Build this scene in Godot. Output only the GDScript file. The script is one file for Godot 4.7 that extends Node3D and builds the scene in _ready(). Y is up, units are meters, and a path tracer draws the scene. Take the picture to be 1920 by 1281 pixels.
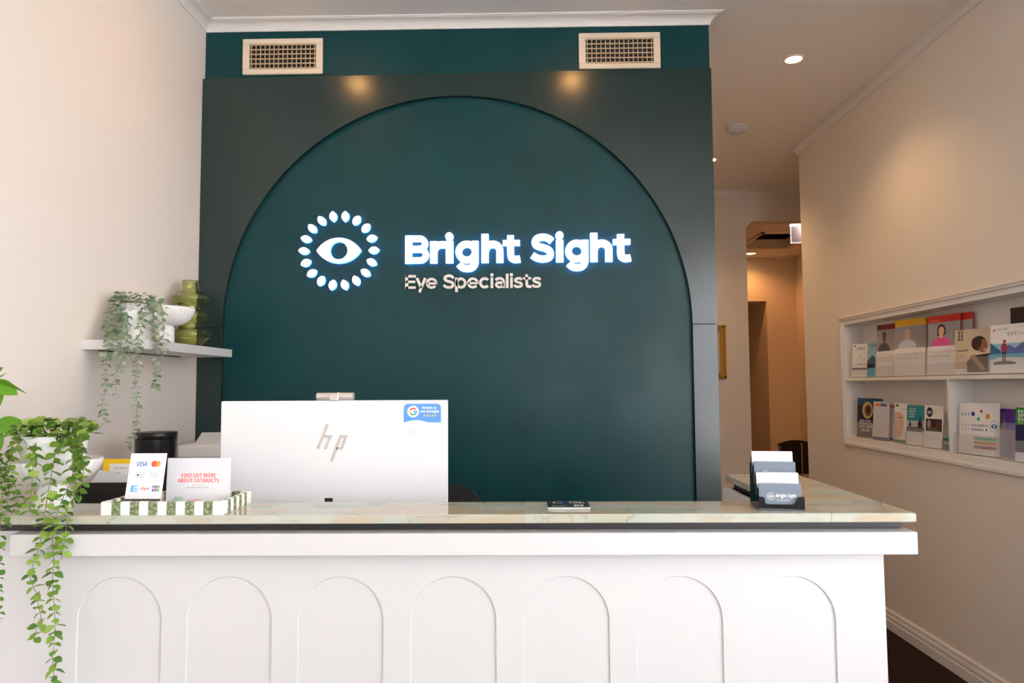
extends Node3D
# Reception of an eye clinic. x right, y up, depth runs along -z: V(x, y, d) puts a point d metres in front of the camera plane.

const XL := -1.5075      # left wall
const XR := 2.0438       # right wall
const DB := 3.244        # green back wall
const DP := 3.217        # front of the arched surround
const XP := 0.8824       # right end of the green wall
const CEIL := 3.11
const DF := 6.26         # far wall of the hall
const SLAB := 1.10       # top of the worktop

var rng := RandomNumberGenerator.new()
var names := {}
var M := {}

# ------------------------------------------------------------------ helpers
func V(x: float, y: float, d: float) -> Vector3:
	return Vector3(x, y, -d)

func rgb8(r: float, g: float, b: float) -> Color:
	return Color(r / 255.0, g / 255.0, b / 255.0)

func mat(c: Color, rough := 0.6, metal := 0.0, spec := 0.5) -> StandardMaterial3D:
	var m := StandardMaterial3D.new()
	m.albedo_color = c
	m.roughness = rough
	m.metallic = metal
	m.metallic_specular = spec
	return m

func glow(c: Color, e: float) -> StandardMaterial3D:
	var m := mat(Color(0.9, 0.9, 0.9), 0.5)
	m.emission_enabled = true
	m.emission = c
	m.emission_energy_multiplier = e
	return m

func noise_tex(freq: float, stops: Array, oct := 4, size := 512, kind := FastNoiseLite.TYPE_SIMPLEX_SMOOTH, sd := 1) -> NoiseTexture2D:
	var n := FastNoiseLite.new()
	n.noise_type = kind
	n.frequency = freq
	n.fractal_octaves = oct
	n.seed = sd
	var t := NoiseTexture2D.new()
	t.width = size
	t.height = size
	t.seamless = true
	t.noise = n
	var g := Gradient.new()
	g.offsets = PackedFloat32Array()
	g.colors = PackedColorArray()
	var offs := PackedFloat32Array()
	var cols := PackedColorArray()
	for s in stops:
		offs.append(s[0])
		cols.append(s[1])
	g.offsets = offs
	g.colors = cols
	t.color_ramp = g
	return t

func numbered(called: String) -> String:
	if not names.has(called):
		names[called] = 0
		return called
	names[called] += 1
	return "%s_%03d" % [called, names[called]]

func meta(o: Node3D, label: String, category: String, group := "") -> Node3D:
	o.set_meta("label", label)
	o.set_meta("category", category)
	if group != "":
		o.set_meta("group", group)
	return o

func thing(called: String, label: String, category: String, at: Vector3, turn := 0.0, group := "") -> Node3D:
	var o := Node3D.new()
	o.name = numbered(called)
	add_child(o)
	o.position = at
	o.rotation.y = turn
	return meta(o, label, category, group)

func begin() -> SurfaceTool:
	var st := SurfaceTool.new()
	st.begin(Mesh.PRIMITIVE_TRIANGLES)
	return st

func node_of(called: String, mesh: Mesh, m: Material, parent: Node3D = null) -> MeshInstance3D:
	var o := MeshInstance3D.new()
	o.mesh = mesh
	o.material_override = m
	if parent == null:
		o.name = numbered(called)
		add_child(o)
	else:
		o.name = called
		parent.add_child(o, true)
	return o

func obj(called: String, st: SurfaceTool, m: Material, parent: Node3D = null) -> MeshInstance3D:
	st.generate_normals()
	return node_of(called, st.commit(), m, parent)

func struct(called: String, st: SurfaceTool, m: Material) -> MeshInstance3D:
	var o := obj(called, st, m)
	o.set_meta("kind", "structure")
	return o

func tri(st: SurfaceTool, a: Vector3, b: Vector3, c: Vector3, out: Vector3, smooth := false) -> void:
	st.set_smooth_group(0 if smooth else -1)
	if (a - c).cross(a - b).dot(out) < 0.0:
		var t := b
		b = c
		c = t
	st.add_vertex(a)
	st.add_vertex(b)
	st.add_vertex(c)

func quad(st: SurfaceTool, a: Vector3, b: Vector3, c: Vector3, d: Vector3, out: Vector3, smooth := false) -> void:
	tri(st, a, b, c, out, smooth)
	tri(st, a, c, d, out, smooth)

# box between two corners with chamfered edges
func box(st: SurfaceTool, p: Vector3, q: Vector3, ch := 0.0) -> void:
	var lo := Vector3(minf(p.x, q.x), minf(p.y, q.y), minf(p.z, q.z))
	var hi := Vector3(maxf(p.x, q.x), maxf(p.y, q.y), maxf(p.z, q.z))
	var c := (lo + hi) / 2.0
	var h := (hi - lo) / 2.0
	ch = minf(ch, minf(h.x, minf(h.y, h.z)) * 0.9)
	for ax in 3:
		var b := (ax + 1) % 3
		var e := (ax + 2) % 3
		for s in [-1.0, 1.0]:
			var n := Vector3.ZERO
			n[ax] = s
			var pts := []
			for k in [[-1, -1], [1, -1], [1, 1], [-1, 1]]:
				var v := c
				v[ax] += s * h[ax]
				v[b] += k[0] * (h[b] - ch)
				v[e] += k[1] * (h[e] - ch)
				pts.append(v)
			quad(st, pts[0], pts[1], pts[2], pts[3], n)
		if ch > 0.0:
			for sb in [-1.0, 1.0]:
				for se in [-1.0, 1.0]:
					var n2 := Vector3.ZERO
					n2[b] = sb
					n2[e] = se
					var pp := []
					for k in [[-1.0, 0], [1.0, 0], [1.0, 1], [-1.0, 1]]:
						var v2 := c
						v2[ax] += k[0] * (h[ax] - ch)
						v2[b] += sb * (h[b] - (ch if k[1] == 1 else 0.0))
						v2[e] += se * (h[e] - (0.0 if k[1] == 1 else ch))
						pp.append(v2)
					quad(st, pp[0], pp[1], pp[2], pp[3], n2)
	if ch > 0.0:
		for sx in [-1.0, 1.0]:
			for sy in [-1.0, 1.0]:
				for sz in [-1.0, 1.0]:
					var n3 := Vector3(sx, sy, sz)
					var v3 := c + h * n3
					tri(st, v3 - Vector3(0, sy, sz) * ch, v3 - Vector3(sx, 0, sz) * ch, v3 - Vector3(sx, sy, 0) * ch, n3)

# room box given as x, y and depth ranges
func slab(st: SurfaceTool, x0: float, x1: float, y0: float, y1: float, d0: float, d1: float, ch := 0.0) -> void:
	box(st, V(x0, y0, d0), V(x1, y1, d1), ch)

# profile of (radius, height) turned about the y axis through c; smooth unless two rows share a point; flute = ripple of the radius
func lathe(st: SurfaceTool, prof: Array, c := Vector3.ZERO, seg := 32, flutes := 0, depth := 0.0, from := 0, to := 0) -> void:
	for i in prof.size() - 1:
		for k in seg:
			var pts := []
			for j in [[i, k], [i, k + 1], [i + 1, k + 1], [i + 1, k]]:
				var a: float = TAU * j[1] / seg
				var r: float = prof[j[0]].x
				if flutes > 0 and j[0] >= from and j[0] <= to:
					r -= depth * absf(cos(a * flutes * 0.5))
				pts.append(c + Vector3(cos(a) * r, prof[j[0]].y, sin(a) * r))
			var am := TAU * (k + 0.5) / seg
			var dr: float = prof[i + 1].x - prof[i].x
			var dy: float = prof[i + 1].y - prof[i].y
			var out := Vector3(cos(am) * dy, -dr, sin(am) * dy)
			if out.length() < 1e-7:
				continue
			if prof[i].x < 1e-6:
				tri(st, pts[0], pts[2], pts[3], out, true)
			elif prof[i + 1].x < 1e-6:
				tri(st, pts[0], pts[1], pts[2], out, true)
			else:
				quad(st, pts[0], pts[1], pts[2], pts[3], out, true)

func tube(st: SurfaceTool, pts: Array, r0: float, r1: float, sides := 8) -> void:
	var rings := []
	for i in pts.size():
		var t: Vector3 = (pts[mini(i + 1, pts.size() - 1)] - pts[maxi(i - 1, 0)]).normalized()
		var up := Vector3.RIGHT if absf(t.y) > 0.9 else Vector3.UP
		var a := t.cross(up).normalized()
		var b := t.cross(a)
		var r := lerpf(r0, r1, float(i) / (pts.size() - 1))
		var ring := []
		for k in sides:
			ring.append(pts[i] + (a * cos(TAU * k / sides) + b * sin(TAU * k / sides)) * r)
		rings.append(ring)
	for i in pts.size() - 1:
		for k in sides:
			var k2 := (k + 1) % sides
			var mid: Vector3 = (rings[i][k] + rings[i + 1][k2]) / 2.0 - (pts[i] + pts[i + 1]) / 2.0
			quad(st, rings[i][k], rings[i][k2], rings[i + 1][k2], rings[i + 1][k], mid, true)
	for e in [0, pts.size() - 1]:
		var n: Vector3 = pts[e] - pts[1 if e == 0 else e - 1]
		for k in sides:
			tri(st, pts[e], rings[e][k], rings[e][(k + 1) % sides], n)

# simple polygon (x, y) given a thickness between depths d0 (front) and d1 (back)
func prism(st: SurfaceTool, poly: PackedVector2Array, d0: float, d1: float) -> void:
	var ix := Geometry2D.triangulate_polygon(poly)
	for i in range(0, ix.size(), 3):
		var a := poly[ix[i]]
		var b := poly[ix[i + 1]]
		var c := poly[ix[i + 2]]
		tri(st, V(a.x, a.y, d0), V(b.x, b.y, d0), V(c.x, c.y, d0), Vector3(0, 0, 1))
		tri(st, V(a.x, a.y, d1), V(b.x, b.y, d1), V(c.x, c.y, d1), Vector3(0, 0, -1))
	var s := -1.0 if Geometry2D.is_polygon_clockwise(poly) else 1.0
	for i in poly.size():
		var a := poly[i]
		var b := poly[(i + 1) % poly.size()]
		var n := Vector3((b - a).y, -(b - a).x, 0) * s
		quad(st, V(a.x, a.y, d0), V(b.x, b.y, d0), V(b.x, b.y, d1), V(a.x, a.y, d1), n)

func smooth_line(pts: Array, n := 5) -> Array:
	var o := []
	for i in pts.size() - 1:
		for k in n:
			o.append(pts[i].cubic_interpolate(pts[i + 1], pts[maxi(i - 1, 0)], pts[mini(i + 2, pts.size() - 1)], float(k) / n))
	o.append(pts[-1])
	return o

# a stroke of even width along a 2D line, as a solid between two depths
func stroke(st: SurfaceTool, pts: Array, w: float, d0: float, d1: float, closed := false, o := Vector2.ZERO, k := 1.0) -> void:
	var L := []
	var Rr := []
	var n := pts.size()
	for i in n:
		var a: Vector2 = pts[(i - 1 + n) % n] if closed else pts[maxi(i - 1, 0)]
		var b: Vector2 = pts[i]
		var c: Vector2 = pts[(i + 1) % n] if closed else pts[mini(i + 1, n - 1)]
		var t1 := (b - a).normalized() if b != a else (c - b).normalized()
		var t2 := (c - b).normalized() if c != b else t1
		var n1 := Vector2(-t1.y, t1.x)
		var n2 := Vector2(-t2.y, t2.x)
		var m := (n1 + n2).normalized()
		var s := (w / 2.0) / maxf(m.dot(n1), 0.35)
		L.append(o + (b + m * s) * k)
		Rr.append(o + (b - m * s) * k)
	var cnt := n if closed else n - 1
	for i in cnt:
		var j := (i + 1) % n
		var mid: Vector2 = (L[i] - Rr[i])
		quad(st, V(L[i].x, L[i].y, d0), V(L[j].x, L[j].y, d0), V(Rr[j].x, Rr[j].y, d0), V(Rr[i].x, Rr[i].y, d0), Vector3(0, 0, 1))
		quad(st, V(L[i].x, L[i].y, d0), V(L[j].x, L[j].y, d0), V(L[j].x, L[j].y, d1), V(L[i].x, L[i].y, d1), Vector3(mid.x, mid.y, 0))
		quad(st, V(Rr[i].x, Rr[i].y, d0), V(Rr[j].x, Rr[j].y, d0), V(Rr[j].x, Rr[j].y, d1), V(Rr[i].x, Rr[i].y, d1), Vector3(-mid.x, -mid.y, 0))
		quad(st, V(L[i].x, L[i].y, d1), V(L[j].x, L[j].y, d1), V(Rr[j].x, Rr[j].y, d1), V(Rr[i].x, Rr[i].y, d1), Vector3(0, 0, -1))
	if not closed:
		for e in [0, n - 1]:
			var dir: Vector2 = (pts[0] - pts[1]) if e == 0 else (pts[n - 1] - pts[n - 2])
			quad(st, V(L[e].x, L[e].y, d0), V(Rr[e].x, Rr[e].y, d0), V(Rr[e].x, Rr[e].y, d1), V(L[e].x, L[e].y, d1), Vector3(dir.x, dir.y, 0))

func arc(c: Vector2, rx: float, ry: float, a0: float, a1: float, n := 20) -> Array:
	var o := []
	for i in n + 1:
		var a := deg_to_rad(lerpf(a0, a1, float(i) / n))
		o.append(c + Vector2(cos(a) * rx, sin(a) * ry))
	return o

func ring(c: Vector2, rx: float, ry: float, n := 36) -> Array:
	var o := arc(c, rx, ry, 0, 360, n)
	o.pop_back()
	return o

# strokes of the heavy rounded letters: [points, width, closed]; y up from the baseline
func heavy(ch: String) -> Array:
	match ch:
		"B":
			return [[[Vector2(6.5, 0), Vector2(6.5, 53.3)], 13.0, false],
				[[Vector2(4, 47.5), Vector2(28, 47.5)] + arc(Vector2(28, 37.7), 9.8, 9.8, 85, -85, 12) + [Vector2(4, 27.9)], 11.6, false],
				[[Vector2(4, 26.8), Vector2(28.6, 26.8)] + arc(Vector2(28.6, 16.3), 10.6, 10.5, 85, -85, 12) + [Vector2(4, 5.8)], 11.6, false]]
		"r":
			return [[[Vector2(6.9, 0), Vector2(6.9, 42)], 13.8, false],
				[smooth_line([Vector2(7, 20), Vector2(9.5, 29), Vector2(16, 34.4), Vector2(23, 35.4), Vector2(28.7, 35.4)]), 13.2, false]]
		"i":
			return [[[Vector2(7.2, 0), Vector2(7.2, 42)], 14.4, false], [ring(Vector2(6.9, 51), 3.9, 3.9, 20), 7.8, true]]
		"g":
			return [[ring(Vector2(21.7, 21), 15.6, 15.2), 12.6, true],
				[[Vector2(37.4, 42), Vector2(37.4, 3)] + smooth_line([Vector2(37.4, 2), Vector2(35.8, -4), Vector2(30.5, -9), Vector2(22, -10.6), Vector2(13, -8.6), Vector2(6.5, -2.4)]), 13.2, false]]
		"h":
			return [[[Vector2(6.9, 0), Vector2(6.9, 55)], 13.8, false],
				[smooth_line([Vector2(7, 20), Vector2(9.6, 29), Vector2(15, 33.8), Vector2(21.8, 35.4), Vector2(29, 33.4), Vector2(34, 28), Vector2(35, 21), Vector2(35, 10), Vector2(35, 0)]), 13.8, false]]
		"t":
			return [[[Vector2(0, 37.6), Vector2(32.6, 37.6)], 10.8, false],
				[[Vector2(14.6, 52), Vector2(14.6, 20)] + smooth_line([Vector2(14.6, 17), Vector2(16, 9.8), Vector2(21.5, 6.3), Vector2(27, 6), Vector2(32.8, 7)]), 13.4, false]]
		"S":
			return [[smooth_line([Vector2(39.5, 40.2), Vector2(32, 46), Vector2(22, 48.2), Vector2(12, 46), Vector2(7.2, 39.8), Vector2(9.5, 33.2), Vector2(17, 29.6), Vector2(27, 26.6), Vector2(34.6, 22), Vector2(36.8, 15), Vector2(32.6, 8.6), Vector2(22, 6.2), Vector2(11, 8.4), Vector2(2, 14)]), 13.0, false]]
	return []

# strokes of the lighter letters, x-height 20.6, cap height 26.4
func light_glyph(ch: String) -> Array:
	var w := 5.2
	match ch:
		"E":
			return [[[Vector2(2.6, 0), Vector2(2.6, 26.4)], 5.4, false], [[Vector2(1, 2.4), Vector2(19.7, 2.4)], 4.8, false], [[Vector2(1, 13.4), Vector2(19, 13.4)], 4.6, false], [[Vector2(1, 24), Vector2(19.7, 24)], 4.8, false]]
		"y":
			return [[[Vector2(2.4, 20.6), Vector2(11, 1)], 5.0, false], [[Vector2(18.4, 20.6), Vector2(10.4, 1.5), Vector2(7.4, -6.8)], 5.0, false]]
		"e":
			return [[[Vector2(2, 10), Vector2(21.6, 10)], 4.0, false], [arc(Vector2(11, 10.3), 8.6, 8.2, 0, 322, 26), 4.8, false]]
		"S":
			return [[smooth_line([Vector2(19.4, 19.6), Vector2(16, 23.2), Vector2(10.8, 24.4), Vector2(5, 22.8), Vector2(2.9, 19.2), Vector2(5, 15.8), Vector2(10.8, 13.6), Vector2(16.6, 11.4), Vector2(18.8, 7.6), Vector2(16.6, 3.6), Vector2(10.6, 2.2), Vector2(4.6, 3.4), Vector2(0.8, 7)]), w, false]]
		"p":
			return [[[Vector2(2.6, -6.8), Vector2(2.6, 20.6)], 5.2, false], [ring(Vector2(11.2, 10.3), 8, 8.1), 5.0, true]]
		"c":
			return [[arc(Vector2(10.8, 10.3), 8.3, 8.2, 42, 318, 24), w, false]]
		"i":
			return [[[Vector2(3, 0), Vector2(3, 20.6)], 5.2, false], [ring(Vector2(3, 25.4), 1.6, 1.6, 14), 3.2, true]]
		"a":
			return [[ring(Vector2(8.6, 6.4), 6.2, 4.3, 24), 4.6, true], [smooth_line([Vector2(1.6, 15), Vector2(4.6, 17.8), Vector2(9.6, 18.6), Vector2(14.4, 17), Vector2(16.4, 13), Vector2(16.5, 6), Vector2(16.5, 0)]), 5.0, false]]
		"l":
			return [[[Vector2(2.7, 0), Vector2(2.7, 27.4)], 5.4, false]]
		"s":
			return [[smooth_line([Vector2(16, 15.4), Vector2(13, 17.8), Vector2(9, 18.4), Vector2(4.4, 17.2), Vector2(3, 14.6), Vector2(5, 12), Vector2(9, 10.6), Vector2(13.4, 9), Vector2(15, 6.2), Vector2(13.2, 3.2), Vector2(8.8, 2.2), Vector2(4, 3), Vector2(0.8, 5.8)]), 4.8, false]]
		"t":
			return [[[Vector2(0, 18.2), Vector2(15.4, 18.2)], 4.4, false], [[Vector2(6.6, 25.6), Vector2(6.6, 8)] + smooth_line([Vector2(6.6, 7), Vector2(7.6, 3.6), Vector2(10.4, 2.3), Vector2(15.6, 2.4)]), 5.2, false]]
	return []

func petal(c: Vector2, ang: float, a: float, b: float) -> PackedVector2Array:
	var o := PackedVector2Array()
	for i in 24:
		var t := TAU * i / 24
		var x := cos(t) * a
		var y := sin(t) * b * (1.0 - 0.45 * pow(absf(cos(t)), 3.0))
		o.append(c + Vector2(x, y).rotated(ang))
	return o

# --------------------------------------------------- flat print, drawn into small images
func canvas(w: int, h: int, c: Color) -> Image:
	var im := Image.create(w, h, false, Image.FORMAT_RGB8)
	im.fill(c)
	return im

func fr(im: Image, x: float, y: float, w: float, h: float, c: Color) -> void:
	im.fill_rect(Rect2i(int(x), int(y), maxi(1, int(w)), maxi(1, int(h))), c)

func el(im: Image, cx: float, cy: float, rx: float, ry: float, c: Color, inner := 0.0) -> void:
	for y in range(maxi(0, int(cy - ry)), mini(im.get_height(), int(cy + ry) + 2)):
		for x in range(maxi(0, int(cx - rx)), mini(im.get_width(), int(cx + rx) + 2)):
			var q := Vector2((x + 0.5 - cx) / rx, (y + 0.5 - cy) / ry).length()
			if q <= 1.0 and q >= inner:
				im.set_pixel(x, y, c)

func fill_poly(im: Image, p: PackedVector2Array, c: Color) -> void:
	var lo := p[0]
	var hi := p[0]
	for v in p:
		lo = lo.min(v)
		hi = hi.max(v)
	for y in range(maxi(0, int(lo.y)), mini(im.get_height(), int(hi.y) + 1)):
		var xs := []
		var yy := y + 0.5
		for i in p.size():
			var a := p[i]
			var b := p[(i + 1) % p.size()]
			if (a.y <= yy) != (b.y <= yy):
				xs.append(a.x + (yy - a.y) / (b.y - a.y) * (b.x - a.x))
		xs.sort()
		for i in range(0, xs.size() - 1, 2):
			var x0 := maxi(0, roundi(xs[i]))
			var x1 := mini(im.get_width(), roundi(xs[i + 1]))
			if x1 > x0:
				im.fill_rect(Rect2i(x0, y, x1 - x0, 1), c)

var fonts := {}
func words(im: Image, s: String, x0: float, y0: float, x1: float, y1: float, c: Color, bold := true, serif := false) -> void:
	var key := str(bold) + str(serif)
	if not fonts.has(key):
		var f := SystemFont.new()
		f.font_names = PackedStringArray(["Droid Serif" if serif else "Droid Sans"])
		f.font_weight = 700 if bold else 400
		fonts[key] = f
	var t := TextMesh.new()
	t.text = s
	t.font = fonts[key]
	t.font_size = 48
	t.pixel_size = 1.0
	t.depth = 0.0
	var arr := t.get_mesh_arrays()
	if arr.is_empty() or arr[0] == null:
		return
	var vs: PackedVector3Array = arr[Mesh.ARRAY_VERTEX]
	var ix: PackedInt32Array = arr[Mesh.ARRAY_INDEX] if arr[Mesh.ARRAY_INDEX] != null else PackedInt32Array(range(vs.size()))
	if vs.is_empty():
		return
	var lo := Vector2(vs[0].x, vs[0].y)
	var hi := lo
	for v in vs:
		lo = lo.min(Vector2(v.x, v.y))
		hi = hi.max(Vector2(v.x, v.y))
	var k := Vector2((x1 - x0) / maxf(hi.x - lo.x, 0.001), (y1 - y0) / maxf(hi.y - lo.y, 0.001))
	for i in range(0, ix.size(), 3):
		var tp := PackedVector2Array()
		for j in 3:
			var v := vs[ix[i + j]]
			tp.append(Vector2(x0 + (v.x - lo.x) * k.x, y1 - (v.y - lo.y) * k.y))
		fill_poly(im, tp, c)

func lines_of_text(im: Image, x: float, y: float, w: float, n: int, step: float, h: float, c: Color) -> void:
	for i in n:
		var at := x
		var stop := x + w * (1.0 - 0.35 * float((i * 7) % 5 == 3) - 0.5 * float(i == n - 1))
		while at < stop:
			var l := minf(rng.randf_range(3, 11) * h / 3.0, stop - at)
			fr(im, at, y + i * step, l, h, c)
			at += l + h * 0.9

func print_mat(im: Image, rough := 0.35) -> StandardMaterial3D:
	var m := mat(Color.WHITE, rough)
	m.albedo_texture = ImageTexture.create_from_image(im)
	m.texture_repeat = false
	return m

# textured rectangle in the local xy plane, facing +z
func sheet(w: float, h: float, z := 0.0, x := 0.0, y := 0.0) -> ArrayMesh:
	var st := begin()
	var c := [[x, y + h, 0, 0], [x + w, y + h, 1, 0], [x + w, y, 1, 1], [x, y, 0, 1]]
	for i in [0, 1, 2, 0, 2, 3]:
		st.set_normal(Vector3(0, 0, 1))
		st.set_uv(Vector2(c[i][2], c[i][3]))
		st.add_vertex(Vector3(c[i][0], c[i][1], z))
	return st.commit()

# sweep a wall-trim profile of (out from wall, y) along a plan path of (x, depth); the room lies to the right of the way
func trim(st: SurfaceTool, path: Array, prof: Array) -> void:
	var pts := []
	for i in path.size():
		var p: Vector2 = path[i]
		var a: Vector2 = (p - path[i - 1]).normalized() if i > 0 else (path[i + 1] - p).normalized()
		var b: Vector2 = (path[i + 1] - p).normalized() if i < path.size() - 1 else a
		var na := Vector2(a.y, -a.x)
		var nb := Vector2(b.y, -b.x)
		var m := (na + nb).normalized()
		m /= maxf(m.dot(na), 0.3)
		var row := []
		for q in prof:
			row.append(V(p.x + m.x * q.x, q.y, p.y + m.y * q.x))
		pts.append(row)
	for i in path.size() - 1:
		var a: Vector2 = (path[i + 1] - path[i]).normalized()
		var inn := Vector3(a.y, 0, a.x)
		for j in prof.size() - 1:
			var dv: Vector2 = prof[j + 1] - prof[j]
			var out := inn * absf(dv.y) + Vector3(0, -signf(dv.x) * signf(dv.y + 0.00001) * absf(dv.x), 0)
			quad(st, pts[i][j], pts[i + 1][j], pts[i + 1][j + 1], pts[i][j + 1], out)
	for e in [0, path.size() - 1]:
		var dir: Vector2 = path[0] - path[1] if e == 0 else path[-1] - path[-2]
		for j in range(1, prof.size() - 1):
			tri(st, pts[e][0], pts[e][j], pts[e][j + 1], Vector3(dir.x, 0, -dir.y))

# ------------------------------------------------------------------ materials
func materials() -> void:
	M.wall = mat(rgb8(239, 228, 217), 0.75)
	M.ceiling = mat(rgb8(247, 240, 232), 0.85)
	M.trim = mat(rgb8(238, 232, 227), 0.45)
	M.green = mat(rgb8(4, 62, 66), 0.44, 0.0, 0.38)
	M.green.roughness_texture = noise_tex(0.006, [[0.0, Color(0.66, 0.66, 0.66)], [0.35, Color(0.8, 0.8, 0.8)], [0.6, Color(0.95, 0.95, 0.95)], [1.0, Color(1, 1, 1)]], 4, 512)
	M.green.albedo_texture = noise_tex(0.008, [[0.0, Color(0.88, 0.9, 0.9)], [1.0, Color(1, 1, 1)]], 5, 512, FastNoiseLite.TYPE_SIMPLEX_SMOOTH, 5)
	M.green.uv1_triplanar = true
	M.green.uv1_world_triplanar = true
	M.green.uv1_scale = Vector3(0.55, 0.55, 0.55)
	M.surround = mat(rgb8(14, 42, 42), 0.22, 0.0, 0.56)
	M.white = mat(rgb8(214, 212, 210), 0.4)
	M.offwhite = mat(rgb8(233, 228, 222), 0.5)
	M.black = mat(rgb8(18, 17, 17), 0.5)
	M.gloss_black = mat(rgb8(10, 10, 12), 0.12)
	M.dark_metal = mat(rgb8(36, 33, 37), 0.45)
	M.chrome = mat(rgb8(190, 186, 184), 0.12, 1.0)
	M.silver = mat(rgb8(205, 198, 195), 0.35, 0.6)
	M.gold = mat(rgb8(190, 135, 45), 0.32, 0.85)
	M.paper = mat(rgb8(228, 226, 224), 0.7)
	M.acrylic = mat(Color(0.93, 0.94, 0.96, 0.09), 0.03)
	M.acrylic.transparency = BaseMaterial3D.TRANSPARENCY_ALPHA
	M.glass_green = mat(Color(0.87, 0.89, 0.68, 0.0), 0.03)
	M.glass_green.refraction_enabled = true
	M.glass_green.refraction_scale = 0.05
	M.floor = mat(Color.WHITE, 0.5, 0.0, 0.22)
	M.floor.albedo_texture = noise_tex(0.012, [[0.0, rgb8(22, 8, 4)], [0.5, rgb8(34, 13, 7)], [1.0, rgb8(48, 20, 11)]], 5)
	M.floor.uv1_triplanar = true
	M.floor.uv1_world_triplanar = true
	M.floor.uv1_scale = Vector3(3.0, 1, 0.35)
	M.marble = mat(Color.WHITE, 0.07)
	M.marble.albedo_texture = ImageTexture.create_from_image(marble_image())
	M.marble.uv1_triplanar = true
	M.marble.uv1_world_triplanar = true
	M.marble.uv1_scale = Vector3(0.9, 0.9, 0.9)
	M.leaf = []
	for c in [[118, 150, 52], [98, 134, 46], [138, 166, 74], [76, 114, 42]]:
		var m := mat(rgb8(c[0], c[1], c[2]), 0.45)
		m.backlight_enabled = true
		m.backlight = rgb8(60, 80, 20)
		M.leaf.append(m)
	M.sage = []
	for c in [[150, 168, 138], [132, 152, 122], [168, 182, 150]]:
		M.sage.append(mat(rgb8(c[0], c[1], c[2]), 0.6))
	M.stem = mat(rgb8(120, 112, 70), 0.6)
	M.big_leaf = mat(rgb8(92, 150, 22), 0.3)
	M.big_leaf.backlight_enabled = true
	M.big_leaf.backlight = rgb8(70, 100, 10)
	M.sign_face = glow(Color(1, 1, 1), 1.1)
	M.sign_side = glow(Color(0.36, 0.62, 1.0), 13.0)
	M.sign_rim = mat(rgb8(150, 150, 165), 0.4)
	M.emblem_face = glow(Color(1, 0.99, 0.97), 0.6)
	M.emblem_side = glow(Color(0.22, 0.60, 0.95), 8.0)
	M.lamp = glow(Color(1.0, 0.84, 0.62), 30.0)
	M.lamp_warm = glow(Color(1.0, 0.74, 0.44), 150.0)

func marble_image() -> Image:
	var n := FastNoiseLite.new()
	n.seed = 11
	n.frequency = 0.006
	n.fractal_octaves = 5
	var n2 := FastNoiseLite.new()
	n2.seed = 4
	n2.frequency = 0.011
	n2.fractal_octaves = 4
	var im := Image.create(512, 512, false, Image.FORMAT_RGB8)
	for y in 512:
		for x in 512:
			var wx := x + 60.0 * n2.get_noise_2d(x, y + 300)
			var v := n.get_noise_2d(wx, y * 2.2)
			var vein := pow(1.0 - minf(absf(v) * 7.0, 1.0), 5.0)
			var w2 := n2.get_noise_2d(x * 0.6 + 900, y * 1.7)
			var c := rgb8(188, 188, 174).lerp(rgb8(174, 184, 170), clampf(0.5 + w2 * 1.4, 0, 1))
			c = c.lerp(rgb8(186, 170, 144), clampf(v * 2.4 + 0.15, 0, 0.85))
			c = c.lerp(rgb8(136, 120, 98), vein * clampf(0.45 + w2, 0, 0.85))
			im.set_pixel(x, y, c)
	return im

# ------------------------------------------------------------------ light and camera
func set_camera_and_light() -> void:
	var cam := Camera3D.new()
	cam.name = "camera"
	add_child(cam)
	var right := Vector3(0.999829, -0.00628778, -0.01739039)
	var up := Vector3(0.00735569, 0.9980464, 0.06204259)
	var back := Vector3(0.01696631, -0.0621599, 0.99792199)
	cam.transform = Transform3D(Basis(right, up, back).orthonormalized(), Vector3(0, 1.3741, 0))
	cam.fov = 51.711
	cam.near = 0.05
	cam.far = 200.0
	cam.current = true

	var we := WorldEnvironment.new()
	we.name = "environment"
	var env := Environment.new()
	env.background_mode = Environment.BG_SKY
	var sky := Sky.new()
	var sm := ProceduralSkyMaterial.new()
	sm.sky_top_color = Color(0.86, 0.9, 0.97)
	sm.sky_horizon_color = Color(0.97, 0.97, 0.98)
	sm.ground_horizon_color = Color(0.62, 0.6, 0.58)
	sm.ground_bottom_color = Color(0.5, 0.48, 0.46)
	sm.sky_energy_multiplier = 3.0
	sm.ground_energy_multiplier = 2.0
	sky.sky_material = sm
	env.sky = sky
	env.tonemap_mode = Environment.TONE_MAPPER_LINEAR
	env.tonemap_exposure = 0.84
	env.sdfgi_enabled = true
	env.ssao_enabled = true
	env.ssil_enabled = true
	we.environment = env
	add_child(we)
	# the sun stands over the back of the building: it lights the pavement outside the windows, not the room
	var sun := DirectionalLight3D.new()
	sun.name = "sun"
	add_child(sun)
	sun.look_at_from_position(Vector3.ZERO, Vector3(0.34, -0.85, 0.40), Vector3.UP)
	sun.light_color = Color(1.0, 0.985, 0.96)
	sun.light_energy = 28.0
	sun.light_angular_distance = 0.5
	sun.shadow_enabled = true

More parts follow.
